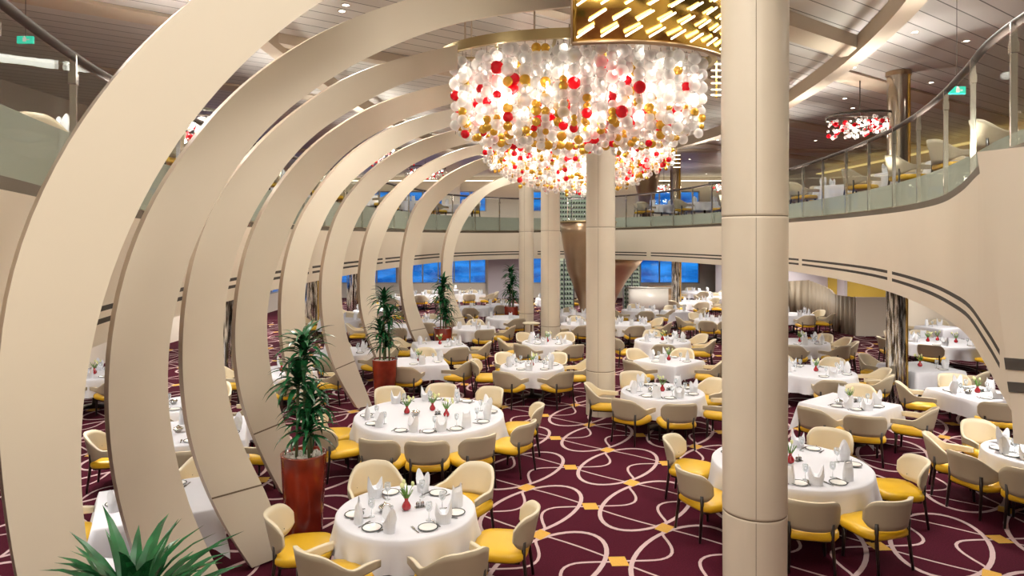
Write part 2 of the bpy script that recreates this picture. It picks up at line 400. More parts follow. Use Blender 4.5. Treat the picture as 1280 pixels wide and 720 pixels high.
# ------------------------------------------------------------------ near wall panel on the right
def vplane(px, py, A, B):
    """point where the sight line through a pixel meets the vertical plane through plan points A and B"""
    kx = (px-CX)/F; d = B-A                       # A+t d : x = kx*y
    t = (kx*A.y-A.x)/(d.x-kx*d.y); y = A.y+t*d.y; x = A.x+t*d.x
    return Vector((x, y, CZ-(py-HY)/F*y))
A = Vector((4.17, 6.10)); B = Vector((3.45, 4.40))
poly = [(1221, 190), (1300, 181), (1420, 165), (1420, 575), (1300, 558), (1267, 554), (1265, 520), (1261, 480), (1254, 420), (1243, 340), (1232, 265)]
pts = [vplane(x, y, A, B) for x, y in poly]
nn = Vector(((B-A).y, -(B-A).x)).normalized(); nn = Vector((nn.x, nn.y, 0))
if nn.dot(Vector((1, 0, 0))) < 0: nn = -nn
mb = MB(); n = len(pts); vs = pts+[p+nn*.25 for p in pts]
mb.add(vs, [tuple(range(n)), tuple(range(2*n-1, n-1, -1))]+[(i, (i+1) % n, n+(i+1) % n, n+i) for i in range(n)], 0, False)
pn = struct('wall_panel', mb.mesh('wall_panel', [M['fascia']]))
for (x0, y0, x1, y1) in ((1256, 447, 1420, 462), (1260, 477, 1420, 490)):
    m2 = MB(); q = [vplane(x, y, A, B) for x, y in ((x0, y0), (x1, y0+12), (x1, y1+12), (x0+2, y1))]
    vs = [p-nn*.006 for p in q]+[p+nn*.01 for p in q]
    m2.add(vs, [(0, 1, 2, 3), (7, 6, 5, 4), (0, 4, 5, 1), (1, 5, 6, 2), (2, 6, 7, 3), (3, 7, 4, 0)], 0, False)
    link('slot', m2.mesh('slot', [M['dark']]), pn)

# ------------------------------------------------------------------ glass railings of the balcony
def railing(i0, i1, label):
    t = thing('glass_railing', label, 'railing', (plan[i0].x, plan[i0].y, ZD))
    base = Vector(t.location)
    def W(v): return (v[0]-base.x, v[1]-base.y, v[2]-base.z)
    idx = range(i0, i1+1)
    def off(i, k): return plan[i]+NRM[i]*k
    mb = MB(); mb.tube([W((off(i, .06).x, off(i, .06).y, PL[i][3])) for i in idx], .038, 8)
    link('handrail', mb.mesh('handrail', [M['handrail']]), t)
    mb = MB(); mb.strip([W((off(i, .07).x, off(i, .07).y, PL[i][2]+.02)) for i in idx], [W((off(i, .07).x, off(i, .07).y, PL[i][3]-.05)) for i in idx])
    mb.strip([W((off(i, .085).x, off(i, .085).y, PL[i][2]+.02)) for i in idx], [W((off(i, .085).x, off(i, .085).y, PL[i][3]-.05)) for i in idx])
    link('glass_pane', mb.mesh('glass_pane', [M['railglass']]), t)
    mb = MB(); mb.strip([W((off(i, .12).x, off(i, .12).y, PL[i][2]+.03)) for i in idx], [W((off(i, .12).x, off(i, .12).y, ZD+.17)) for i in idx])
    mb.strip([W((off(i, .135).x, off(i, .135).y, PL[i][2]+.03)) for i in idx], [W((off(i, .135).x, off(i, .135).y, ZD+.17)) for i in idx])
    link('frosted_panel', mb.mesh('frosted_panel', [M['frost']]), t)
    acc = 9
    for i in idx:
        if i > i0: acc += (plan[i]-plan[i-1]).length
        if acc >= 1.35:
            acc = 0; p = off(i, .03); mb = MB()
            mb.box(W((p.x, p.y, (PL[i][2]+PL[i][3])/2)), (.03, .05, PL[i][3]-PL[i][2]-.02), 0, math.atan2(NRM[i].y, NRM[i].x)+math.pi/2)
            mb.box(W((p.x, p.y, PL[i][3]-.22)), (.06, .07, .09), 0, math.atan2(NRM[i].y, NRM[i].x))
            link('post', mb.mesh('post', [M['steel']]), t)
im = max(range(len(plan)), key=lambda i: plan[i].y)
railing(12, im-1, 'curved glass balustrade of the left balcony, seen between the arched ribs')
railing(im, len(plan)-14, 'curved glass balustrade with dark handrail sweeping along the right balcony')

# ------------------------------------------------------------------ arched ribs
YAW = R(45); U = Vector((math.cos(YAW), math.sin(YAW), 0)); NB = Vector((-math.sin(YAW), math.cos(YAW), 0))
RIBS = [
 (-8, 3.42*S, [(330,1330),(200,1150),(110,1000),(50,850),(15,700),(-4,560),(-8,450),(3,360),(20,300),(47,240),(77,180),(107,137),(143,90),(187,43),(233,0),(330,-65),(450,-115),(600,-150)],
      [(450,1290),(330,1120),(235,980),(165,870),(125,770),(103,680),(97,610),(97,547),(100,480),(107,450),(117,400),(133,343),(150,303),(178,240),(200,207),(233,153),(267,113),(320,60),(340,43),(400,0),(480,-42),(600,-82)]),
 (133, 5.0*S, [(262,890),(205,790),(173,710),(155,655),(148,637),(137,580),(133,533),(132,480),(135,427),(147,363),(163,303),(192,240),(207,223),(240,173),(287,117),(320,91),(360,62),(430,25),(505,0),(600,-22),(700,-34),(735,-36)],
      [(355,870),(300,765),(257,683),(237,643),(220,587),(210,530),(205,480),(207,427),(217,372),(235,320),(247,290),(262,263),(277,237),(295,202),(312,180),(327,160),(370,127),(407,100),(453,73),(507,50),(553,33),(600,22),(660,13),(735,6)]),
 (228, 6.7*S, [(315,710),(277,653),(258,608),(243,573),(233,527),(228,480),(227,427),(230,387),(240,325),(260,267),(285,225),(310,195),(342,160),(393,122),(430,97),(480,78),(527,66),(547,61),(572,56)],
      [(357,693),(340,630),(320,590),(303,560),(290,523),(282,480),(277,427),(280,385),(288,340),(300,297),(311,276),(325,250),(340,230),(363,197),(393,167),(430,143),(487,110),(527,97),(572,86)]),
 (295, 8.8*S, [(353,617),(328,573),(315,537),(302,507),(295,463),(292,413),(297,365),(307,310),(320,277),(345,235),(370,203),(403,170),(440,147),(463,133),(507,117),(547,107),(567,103),(600,98),(640,95)],
      [(385,609),(367,560),(356,529),(346,500),(338,470),(333,423),(332,380),(341,347),(357,302),(369,265),(390,238),(410,213),(440,183),(477,163),(500,150),(537,137),(570,128),(600,122),(640,118)]),
 (351, 11.0*S, [(401,555),(380,520),(367,491),(356,455),(352,425),(350,395),(352,350),(361,310),(369,281),(385,255),(400,235),(420,207),(453,180),(480,163),(513,150),(547,140),(567,135),(600,130),(640,127)],
      [(418,552),(404,518),(396,487),(387,450),(381,410),(380,380),(381,357),(387,323),(401,284),(417,251),(435,230),(455,212),(472,200),(510,176),(540,165),(572,155),(600,149),(640,145)]),
 (402, 13.2*S, [(447,510),(430,485),(416,457),(409,430),(402,395),(401,352),(406,318),(415,282),(425,257),(445,232),(475,203),(510,182),(545,169),(575,161),(600,157),(640,153)],
      [(465,507),(455,482),(446,457),(437,435),(430,405),(426,370),(427,340),(432,313),(442,284),(452,262),(470,240),(490,222),(522,202),(552,189),(592,177),(640,170)]),
 (450, 15.6*S, [(486,481),(475,458),(466,435),(457,412),(451,390),(449,357),(452,318),(462,282),(472,260),(490,240),(515,217),(550,196),(575,187),(597,180),(640,172)],
      [(502,479),(492,456),(484,433),(476,410),(470,380),(468,350),(472,318),(484,286),(495,262),(510,242),(530,225),(560,207),(595,194),(640,187)]),
 (501, 18.6*S, [(533,450),(521,430),(512,411),(504,380),(501,345),(504,313),(512,275),(520,257),(537,237),(560,218),(595,201),(640,187)],
      [(551,448),(540,428),(532,410),(521,385),(515,352),(518,318),(530,285),(541,261),(558,244),(577,229),(605,213),(640,203)]),
 (554, 22.0*S, [(581,429),(571,412),(563,396),(555,368),(553,335),(557,300),(567,272),(579,253),(597,238),(618,226),(645,216)],
      [(595,428),(585,411),(578,395),(568,370),(565,345),(568,312),(577,285),(589,265),(608,243),(628,233),(648,227)]),
]
RW = ['nearest the camera, broadest of the row', 'second of the row, beside the nearest one', 'third of the row, foot showing beside the nearest tall planter',
      'fourth of the row, passing behind the nearest palm', 'fifth and middle one of the row', 'sixth of the row, foot beside the second palm', 'seventh of the row, rising behind the second palm',
      'eighth of the row, left of the far blue windows', 'ninth and last, slimmest and farthest of the row']
for k, (lx, ld, Lp, Rp) in enumerate(RIBS):
    P0 = Vector(((lx-CX)/F*ld, ld)); P1 = P0+Vector((U.x, U.y))
    def bk(L):
        out = []
        for x, y in L:
            q = vplane(x, y, P0, P1); q.z = min(q.z, ZC-.02); out.append(q)
        out = catmull(out, 70)
        for _ in range(14): out = [out[0]]+[(out[i-1]+out[i]*2+out[i+1])/4 for i in range(1, 69)]+[out[-1]]
        for q in out: q.z = max(q.z, .0)
        return out
    a = bk(Lp); b = bk(Rp); th = NB*.13
    t = tag(link('arched_rib', None) if False else bpy.data.objects.new('arched_rib', None), 'cream arched ceiling rib, '+RW[k], 'arch', kind='thing')
    COL.objects.link(t); bx = (a[0]+b[0])/2; t.location = (bx.x, bx.y, 0); T = Vector(t.location)
    seam_i = min(range(70), key=lambda i: abs(a[i].z-1.0) if i < 45 else 9)
    mb = MB(); a_ = [p-T for p in a]; b_ = [p-T for p in b]
    mb.strip(a_, b_, 0, False)
    mb.strip([p+th for p in b_], [p+th for p in a_], 0, False)
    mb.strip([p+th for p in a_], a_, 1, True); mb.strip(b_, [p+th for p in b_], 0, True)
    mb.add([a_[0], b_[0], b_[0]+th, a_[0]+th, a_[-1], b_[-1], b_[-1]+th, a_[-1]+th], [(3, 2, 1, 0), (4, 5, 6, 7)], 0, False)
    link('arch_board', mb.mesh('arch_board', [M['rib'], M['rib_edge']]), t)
    mb = MB(); i = seam_i; o = -NB*.003; tt = (a_[i+1]-a_[i]).normalized()*.011
    j = min(range(60), key=lambda q: abs(b[q].z-b[i].z) if False else abs(b[q].z-(a[i].z+.06)))
    mb.add([a_[i]-tt+o, b_[j]-tt+o, b_[j]+tt+o, a_[i]+tt+o], [(0, 1, 2, 3)], 0, False)
    link('joint_line', mb.mesh('joint_line', [M['seam']]), t)

# ------------------------------------------------------------------ columns
def column(x, y, r, label, r2=None):
    t = thing('round_column', label, 'column', (x, y, 0), 0, kind='thing'); n = 64; mb = MB(); r2 = r2 or r
    zs = [0, .97, .985, .99, 1.005, 1.01, 1.03, 4.18, 4.20, 4.205, 4.215, 4.22, 4.24, ZC-.005]
    rr = [1, 1, 1, .985, .985, 1, 1, 1, 1, .985, .985, 1, 1, 1]
    vs = []
    for z, q in zip(zs, rr):
        R0 = (r+(r2-r)*z/8)*q
        for j in range(n):
            a = 2*math.pi*j/n; g = .988 if j % 16 == 13 else 1.0
            vs.append((R0*g*math.cos(a), R0*g*math.sin(a), z))
    for i in range(len(zs)-1):
        for j in range(n):
            mi = 1 if i in (3, 9) else 0
            mb.add([vs[i*n+j], vs[i*n+(j+1) % n], vs[(i+1)*n+(j+1) % n], vs[(i+1)*n+j]], [(0, 1, 2, 3)], mi)
    mb2 = MB()
    for j in (13, 29, 45, 61):
        a0 = 2*math.pi*(j-.08)/n; a1 = 2*math.pi*(j+.08)/n
        for z0, z1 in ((.02, .98), (1.02, 4.19), (4.23, ZC-.02)):
            ra = (r+(r2-r)*z0/8)*1.0; rb = (r+(r2-r)*z1/8)*1.0
            mb2.add([(ra*math.cos(a0), ra*math.sin(a0), z0), (ra*math.cos(a1), ra*math.sin(a1), z0), (rb*math.cos(a1), rb*math.sin(a1), z1), (rb*math.cos(a0), rb*math.sin(a0), z1)], [(0, 1, 2, 3)], 0, False)
    me = mb.mesh('column_shaft', [M['column'], M['seam']])
    # weld for smooth shading
    import bmesh
    bm = bmesh.new(); bm.from_mesh(me); bmesh.ops.remove_doubles(bm, verts=bm.verts, dist=1e-5); bm.to_mesh(me); bm.free()
    link('shaft', me, t); link('panel_joint', mb2.mesh('panel_joint', [M['seam']]), t)
column(2.66, 7.46, .335, 'thick cream column nearest the camera, crossing the whole picture', .36)
column(2.00, 15.35, .325, 'cream round column standing below the big chandelier, foot on open carpet')
column(1.30, 23.0, .325, 'cream round column between the bronze funnel and the slim far column')
column(.57, 26.9, .29, 'slimmest and farthest cream column, beside the last palm')
def mosaic_column(x, y, r, z0, z1, label, mk='mosaic'):
    t = thing('mirrored_column', label, 'column', (x, y, z0), kind='thing'); mb = MB(); h = z1-z0
    mb.lathe([(r, 0), (r, h)], 32); me = mb.mesh('mirror_cladding', [M[mk]]); link('mirror_cladding', me, t)
    mb = MB(); mb.lathe([(r*1.12, h-.1), (r*1.12, h)], 32); mb.lathe([(r*1.12, h-.1), (r, h-.1)], 32); link('capital', mb.mesh('capital', [M['bronze']]), t)
    mb = MB(); a = -1.0; mb.box((r*math.cos(a)*1.02, r*math.sin(a)*1.02, h/2), (.06, .03, h-.12), 0, a+math.pi/2); link('gold_strip', mb.mesh('gold_strip', [M['gold']]), t)
mosaic_column(9.28, 16.4, .235, 0, ZL-.003, 'mirror-clad column on the lower floor beside the beige partition')
mosaic_column(9.32, 16.4, .25, ZD, ZC-.003, 'mirror-clad column on the right balcony beside the small crystal chandelier', 'mirror')
mosaic_column(8.3, 34.3, .25, 0, ZL-.003, 'mirror-clad column in front of the far windows right of the counter')
mosaic_column(8.25, 34.3, .27, ZD, ZC-.003, 'mirror-clad column on the far balcony above the counter', 'mirror')
mosaic_column(-8.0, 27.6, .45, 0, ZL-.003, 'mirror-clad column seen between the fifth and sixth arched ribs')
mosaic_column(-8.2, 35.5, .42, 0, ZL-.003, 'mirror-clad column seen between the sixth and seventh arched ribs')
mosaic_column(-7.2, 17.6, .30, 0, ZL-.003, 'mirror-clad column in the slit between the third and fourth arched ribs')

# ------------------------------------------------------------------ bronze funnels, wine racks, counter, partition
def funnel(x, y, prof, label):
    t = thing('bronze_funnel', label, 'sculpture', (x, y, 0)); mb = MB(); mb.lathe(prof, 48); link('funnel_shell', mb.mesh('funnel', [M['bronze']]), t, solid=.04)
    mb = MB(); rr, zz = prof[-1]; mb.tube([((rr+.02)*math.cos(R(a)), (rr+.02)*math.sin(R(a)), zz) for a in range(0, 361, 10)], .035, 8); link('rim', mb.mesh('rim', [M['ringgold']]), t)
funnel(3.28, 29.4, [(.2, 0), (.22, .5), (.38, 1.2), (.62, 1.9), (.88, 2.6), (1.02, 3.4), (1.13, 4.1), (1.2, 4.65)], 'tall flaring bronze funnel rising between two cream columns through the balcony')
funnel(4.75, 34.6, [(.25, 0), (.35, .3), (.6, 1.0), (1.05, 1.8), (1.6, 2.5), (1.9, 2.9)], 'wide bronze trumpet-shaped cone under the balcony, right of the second column')
funnel(7.0, 35.4, [(.22, ZD), (.3, ZD+.6), (.42, ZD+1.4), (.62, ZD+2.2), (.7, ZD+2.7)], 'bronze funnel on the far balcony below the chandelier')
def wine_rack(x, y, z, w, h, label):
    t = thing('wine_rack', label, 'wine rack', (x, y, z)); mb = MB()
    for sx in (-1, 0, 1): mb.box((sx*w/2, 0, h/2), (.04, .3, h))
    n = int(h/.22)
    for k in range(n+1): mb.box((0, 0, k*.22+.01), (w, .3, .02))
    link('rack_frame', mb.mesh('rack_frame', [M['shelf']]), t); mb = MB()
    for k in range(n):
        for j in range(int(w/.13)):
            xx = -w/2+.09+j*.13
            mb.tube([(xx, .12, k*.22+.07), (xx, -.1, k*.22+.07), (xx, -.17, k*.22+.07)], .055, 8, r2=.03)
    o = link('bottles', mb.mesh('bottles', [M['bottle']]), t); o['kind'] = 'stuff'
    mb = MB(); mb.box((0, .18, h/2), (w, .01, h)); link('back_glass', mb.mesh('back_glass', [M['racklit']]), t)
wine_rack(2.42, 31.6, 0, .9, 3.0, 'tall wine rack on the lower floor just left of the bronze funnel')
wine_rack(6.45, 36.6, 0, .9, 3.0, 'tall wine rack on the lower floor beside the white counter')
wine_rack(2.9, 33.2, ZD, 1.5, 2.9, 'wine rack on the upper balcony behind the bronze funnel')
t = thing('service_counter', 'curved white service counter with tan end panel beside the wine rack', 'counter', (7.6, 37.0, 0)); mb = MB()
arc = [(1.5*math.cos(R(a)), 1.2*math.sin(R(a))) for a in range(180, 361, 12)]
mb.strip([(x, y, 0) for x, y in arc], [(x, y, 1.3) for x, y in arc]); link('counter_front', mb.mesh('counter_front', [M['counter']]), t, solid=.06)
mb = MB(); mb.strip([(x*1.05, y*1.05, 1.33) for x, y in arc], [(x*.62, y*.5, 1.33) for x, y in arc]); link('counter_top', mb.mesh('counter_top', [M['counter']]), t, solid=.06)
mb = MB(); arc2 = [(.45+.8*math.cos(R(a)), -.6+.5*math.sin(R(a))) for a in range(170, 371, 15)]
mb.strip([(x, y, 0) for x, y in arc2], [(x, y, 1.45) for x, y in arc2]); link('end_panel', mb.mesh('end_panel', [M['bronze']]), t, solid=.05)
# pleated low partition on the right
t = thing('pleated_partition', 'low wavy pleated taupe partition screening the right-hand tables', 'partition', (11.3, 29, 0)); mb = MB()
path = [Vector((12.2, 30.6, 0)), Vector((12.9, 32.0, 0)), Vector((13.9, 32.0, 0)), Vector((14.1, 30.3, 0)), Vector((13.75, 28.8, 0)), Vector((13.9, 27.5, 0))]
path = catmull(path, 150); A_ = []; B_ = []
for i, p in enumerate(path):
    q = path[min(i+1, 149)]-path[max(i-1, 0)]; nn2 = Vector((-q.y, q.x, 0)).normalized()
    w = .045*math.sin(i*2*math.pi/6.0); top = 1.98-.42*min(1, max(0, (i-55)/55)) if i > 55 else 1.78+.20*min(1, i/55)
    c = p+nn2*w-Vector((11.3, 29, 0)); A_.append((c.x, c.y, 0)); B_.append((c.x, c.y, top))
mb.strip(A_, B_); link('pleats', mb.mesh('pleats', [M['pleat']]), t, solid=.04)
mb = MB(); mb.box((3.32, -1.55, .79), (1.45, .08, 1.58), 0, R(-4)); link('end_panel', mb.mesh('end_panel', [M['wall']]), t)

# ------------------------------------------------------------------ chair prototypes
def shell_mesh(arms):
    mb = MB(); tm = R(118) if arms else R(66); nT = 26; nV = 6; th = .032
    def ring(t, v, inset):
        a = abs(t)
        rx = .31; ry = .285
        # straight arms forward beyond 90 degrees
        if a <= math.pi/2: x = rx*math.sin(t); y = -ry*math.cos(t)
        else: x = math.copysign(rx-.01*(a-math.pi/2), t); y = (a-math.pi/2)*.55
        if arms:
            k = min(1, max(0, (a-R(28))/R(58))); k = k*k*(3-2*k); top = .895-.205*k-.02*min(1, a/R(38)); bot = .475+.10*k*min(1, a/R(80))
            e = max(0, (a-R(104))/R(14)); top -= .02*e
        else:
            e = max(0, (a-R(36))/R(30)); e = min(1, e); top = .89-.025*(a/R(66))**2-.12*e**2.6; bot = .515+.11*e**2.4
        z = bot+(top-bot)*v
        lean = (z-.5)*.20*(math.cos(t) if a < math.pi/2 else 0); fl = 1+.10*(z-.5)*(1 if a < 1.6 else .5)
        s = 1-inset/.28
        return Vector((x*fl*s*1.22, ((y*s)-lean)*1.14, z))
    g = [[[ring(-tm+2*tm*i/nT, j/nV, ins) for j in range(nV+1)] for i in range(nT+1)] for ins in (0, th)]
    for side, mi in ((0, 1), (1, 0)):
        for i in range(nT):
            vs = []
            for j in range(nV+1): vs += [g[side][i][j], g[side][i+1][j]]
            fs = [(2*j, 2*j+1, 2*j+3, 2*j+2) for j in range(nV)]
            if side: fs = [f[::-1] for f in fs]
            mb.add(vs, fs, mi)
    o, n_ = g
    mb.strip([o[i][nV] for i in range(nT+1)], [n_[i][nV] for i in range(nT+1)], 0)
    mb.strip([n_[i][0] for i in range(nT+1)], [o[i][0] for i in range(nT+1)], 0)
    for i in (0, nT): mb.strip(o[i], n_[i], 0)
    import bmesh
    me = mb.mesh('backrest', [M['shell_in'], M['shell_out']])
    bm = bmesh.new(); bm.from_mesh(me); bmesh.ops.remove_doubles(bm, verts=bm.verts, dist=1e-4)
    bmesh.ops.recalc_face_normals(bm, faces=bm.faces)
    bm.to_mesh(me); bm.free(); return me
def seat_mesh():
    mb = MB(); n = 32
    def sq(r, k, z, front=1.0):
        out = []
        for j in range(n):
            a = 2*math.pi*j/n; c, s_ = math.cos(a), math.sin(a)
            q = (abs(c)**k+abs(s_)**k)**(-1/k); out.append((r*q*c*1.24, r*q*s_*1.12+.03, z))
        return out
    rings = [sq(.22, 3.5, .385), sq(.265, 3.8, .39), sq(.28, 3.8, .415), sq(.28, 3.8, .46), sq(.268, 3.6, .487), sq(.20, 3.2, .5), sq(.10, 2.5, .506), sq(.001, 2, .507)]
    vs = [v for r_ in rings for v in r_]; k = len(rings)
    mb.add(vs, [(i*n+j, i*n+(j+1) % n, (i+1)*n+(j+1) % n, (i+1)*n+j) for i in range(k-1) for j in range(n)]+[tuple(range(n-1, -1, -1))])
    return mb.mesh('seat', [M['seat']])
def leg_mesh(x, y, back=False):
    mb = MB()
    if back: pts = [(x, y, .60), (x*1.0, y, .42), (x*1.08, y-.05, 0)]
    else: pts = [(x, y, .42), (x*1.05, y+.02, 0)]
    mb.tube(pts, .027, 8, r2=.017); return mb.mesh('leg', [M['wood']])
def frame_mesh():
    mb = MB(); mb.box((0, .03, .372), (.54, .48, .03)); return mb.mesh('seat_frame', [M['wood']])
CH = {'arm': shell_mesh(True), 'side': shell_mesh(False)}
SEAT = seat_mesh(); FRM = frame_mesh()
LEGS = [leg_mesh(-.25, .23), leg_mesh(.25, .23), leg_mesh(-.24, -.25, True), leg_mesh(.24, -.25, True)]
# one-mesh far chairs
FAR = {}
for kname in CH:
    mb = MB()
    for me, base in ((CH[kname], 0), (SEAT, 2), (LEGS[0], 3), (LEGS[1], 3), (LEGS[2], 3), (LEGS[3], 3)):
        mb.add([v.co[:] for v in me.vertices], [], 0); o = len(mb.v)-len(me.vertices)
        for p in me.polygons: mb.f.append(tuple(o+i for i in p.vertices)); mb.m.append(base+p.material_index); mb.sm.append(True)
    FAR[kname] = mb.mesh('dining_chair', [M['shell_in'], M['shell_out'], M['seat'], M['wood']])
nchair = 0
def chair(x, y, rz, kind, label, group, z=0.0):
    global nchair; nchair += 1
    if y < 19 and z < 1:
        t = thing('dining_chair', label, 'chair', (x, y, z), rz, group)
        link('backrest', CH[kind], t); link('seat', SEAT, t); link('seat_frame', FRM, t)
        for m in LEGS: link('leg', m, t)
    else:
        t = tag(link('dining_chair', FAR[kind], None, (x, y, z), rz), label, 'chair', group)
    return t

# ------------------------------------------------------------------ tableware
def napkin_mesh(v):
    mb = MB(); n = 20; rng = random.Random(v); rows = []
    for lv, (r, z) in enumerate(((.062, 0), (.066, .05), (.074, .095))):
        rows.append([(r*math.cos(2*math.pi*j/n)*1.0, r*.72*math.sin(2*math.pi*j/n), z) for j in range(n)])
    top = []
    for j in range(n):
        a = 2*math.pi*j/n; pk = max(0, abs(math.cos(a))-.25)/.75
        z = .10+.13*pk**1.6*(1 if math.cos(a) > 0 else (.8 if v else .95))
        top.append((.085*math.cos(a)*(1-.25*pk), .06*math.sin(a), z))
    rows.append(top)
    for i in range(3): mb.strip(rows[i]+rows[i][:1], rows[i+1]+rows[i+1][:1], 0, False)
    cen = [(x*.25, y*.35, .085) for x, y, z in top]; mb.strip(top+top[:1], cen+cen[:1], 0, False); mb.add(cen, [tuple(range(n))])
    mb.add(rows[0], [tuple(range(n-1, -1, -1))])
    return mb.mesh('napkin', [M['napkin']])
def napkin2_mesh():          # upright tucked pocket fold
    mb = MB(); n = 16
    rows = []
    for r, z, s in ((.065, 0, 1), (.068, .08, .9), (.06, .15, .75)):
        rows.append([(r*math.cos(2*math.pi*j/n), r*.6*s*math.sin(2*math.pi*j/n), z) for j in range(n)])
    rows.append([(.058*math.cos(2*math.pi*j/n)*.9, .008*math.sin(2*math.pi*j/n), .19+.035*(math.cos(4*math.pi*j/n) > .2)) for j in range(n)])
    for i in range(3): mb.strip(rows[i]+rows[i][:1], rows[i+1]+rows[i+1][:1], 0, False)
    return mb.mesh('napkin', [M['napkin']])
NAP = [napkin_mesh(0), napkin_mesh(1), napkin2_mesh()]
mb = MB(); mb.lathe([(.001, .004), (.06, .004), (.085, .012), (.10, .018), (.112, .021), (.114, .016), (.085, .004), (.06, 0), (.001, 0)], 28, mis=[0, 0, 0, 1, 1, 0, 0, 0])
PLATE = mb.mesh('side_plate', [M['china'], M['rim']])
mb = MB(); mb.lathe([(.001, .002), (.036, .001), (.038, .004), (.005, .010), (.004, .09), (.012, .098), (.034, .125), (.041, .16), (.036, .205), (.033, .205), (.037, .16), (.03, .128), (.001, .1)], 16)
WG = mb.mesh('wine_glass', [M['glass']])
mb = MB(); mb.box((0, 0, .006), (.014, .10, .006)); mb.box((0, .11, .006), (.02, .12, .004)); KN = mb.mesh('knife', [M['steeldark']])
mb = MB(); mb.box((0, 0, .006), (.012, .12, .005)); mb.box((0, .075, .008), (.026, .04, .004))
for k in (-.009, 0, .009): mb.box((k, .11, .008), (.004, .04, .003))
FK = mb.mesh('fork', [M['steeldark']])
mb = MB(); mb.lathe([(.001, 0), (.03, 0), (.045, .02), (.046, .045), (.03, .075), (.017, .095), (.02, .115), (.026, .125), (.022, .125), (.013, .1), (.001, .09)], 20)
VASE = mb.mesh('vase', [M['vase']])
mb = MB()
for k in range(7):
    a = k*2.4; l = .035+.02*(k % 3)
    mb.tube([(0, 0, .09), (l*.6*math.cos(a), l*.6*math.sin(a), .16), (l*1.3*math.cos(a), l*1.3*math.sin(a), .22+.02*(k % 2))], .004, 5)
    b = a+.6; c = Vector((math.cos(b), math.sin(b), 0)); w = Vector((-c.y, c.x, 0))*.011; hgt = .20+.03*(k % 3)
    mb.add([c*.01+Vector((0, 0, .1))-w*.5, c*.01+Vector((0, 0, .1))+w*.5, c*.05+Vector((0, 0, .17))+w, c*.05+Vector((0, 0, .17))-w, c*.085+Vector((0, 0, hgt))], [(0, 1, 2, 3), (3, 2, 4)])
STEMS = mb.mesh('stems', [M['stem']])
mb = MB(); mb.ball((0, 0, 0), .018, 10, 6, 0, 1.5); BLOOM = mb.mesh('tulip_bloom', [M['bloom']])
def vase(x, y, z, label, near):
    t = thing('tulip_vase', label, 'vase', (x, y, z), random.random()*6); t.scale = (1.2, 1.2, 1.15)
    link('vase', VASE, t); link('stems', STEMS, t)
    for k in (0, 2, 3, 5):
        a = k*2.4; l = .035+.02*(k % 3)
        o = link('tulip_bloom', BLOOM, t, (l*1.35*math.cos(a), l*1.35*math.sin(a), .235+.02*(k % 2)))
mb = MB(); mb.lathe([(.001, 0), (.04, 0), (.045, .01), (.075, .05), (.08, .055), (.07, .075), (.03, .095), (.012, .1), (.014, .115), (.001, .12)], 20)
DISH = mb.mesh('silver_dish', [M['steel']])
mb = MB()
mb.lathe([(.001, 0), (.02, 0), (.022, .05), (.014, .065), (.001, .068)], 12, (-.03, 0, 0)); mb.lathe([(.001, 0), (.02, 0), (.022, .05), (.014, .065), (.001, .068)], 12, (.03, 0, 0)); mb.box((0, 0, .004), (.12, .06, .008)); mb.tube([(0, 0, 0), (0, 0, .1)], .004, 6)
CADDY = mb.mesh('silver_caddy', [M['steeldark']])

# ------------------------------------------------------------------ tables
def cloth_round(r, drop, seed):
    rng = random.Random(seed); mb = MB(); n = 96; ph = [rng.random()*6.28 for _ in range(4)]; nf = rng.choice((13, 15, 17))
    def prof(s):  # s 0..1 down the skirt
        out = []
        for j in range(n):
            a = 2*math.pi*j/n
            w = math.sin(nf*a+ph[0]+.8*math.sin(2*a+ph[1]))*.6+.4*math.sin((nf-6)*a+ph[2])
            rr = r+.015+s*(.05+.07*w*s); z = .757-drop*s*(1+.06*math.sin(3*a+ph[3]))
            out.append((rr*math.cos(a), rr*math.sin(a), z))
        return out
    rings = [[(r*q*math.cos(2*math.pi*j/n), r*q*math.sin(2*math.pi*j/n), .765) for j in range(n)] for q in (.001, .5, .97, 1.0)]
    rings += [[(p[0], p[1], p[2]) for p in prof(s)] for s in (.02, .2, .45, .7, 1.0)]
    vs = [v for q in rings for v in q]
    mb.add(vs, [(i*n+j, (i+1)*n+j, (i+1)*n+(j+1) % n, i*n+(j+1) % n) for i in range(len(rings)-1) for j in range(n)])
    return mb.mesh('tablecloth', [M['cloth']])
def cloth_square(h, drop, seed):
    rng = random.Random(seed); mb = MB(); n = 80; nf = 9; ph = rng.random()*6
    def sq(r, z, s):
        out = []
        for j in range(n):
            t = 8.0*j/n; k = int(t//2); u = t % 2-1
            c = [(1, u), (-u, 1), (-1, -u), (u, -1)][k]
            cor = max(0, abs(u)-.55)/.45
            e = 1+(s*.10*cor)/max(h, .1); w = s*.022*math.sin(nf*math.pi*u+ph+k)
            rr = r+w+s*.02
            out.append((c[0]*rr*e, c[1]*rr*e, z-s*cor*cor*drop*.55 if s else z))
        return out
    rings = [sq(.001, .765, 0), sq(h*.5, .765, 0), sq(h*.985, .765, 0), sq(h, .762, 0), sq(h+.012, .745, 0)]
    rings += [sq(h+.015, .757-drop*s, s) for s in (.25, .5, .75, 1.0)]
    vs = [v for q in rings for v in q]
    mb.add(vs, [(i*n+j, (i+1)*n+j, (i+1)*n+(j+1) % n, i*n+(j+1) % n) for i in range(len(rings)-1) for j in range(n)])
    return mb.mesh('tablecloth', [M['cloth']])
mb = MB(); mb.lathe([(.001, 0), (.28, 0), (.28, .02), (.06, .05), (.045, .1), (.045, .70), (.12, .73), (.001, .735)], 24); PED = mb.mesh('pedestal', [M['wood']])
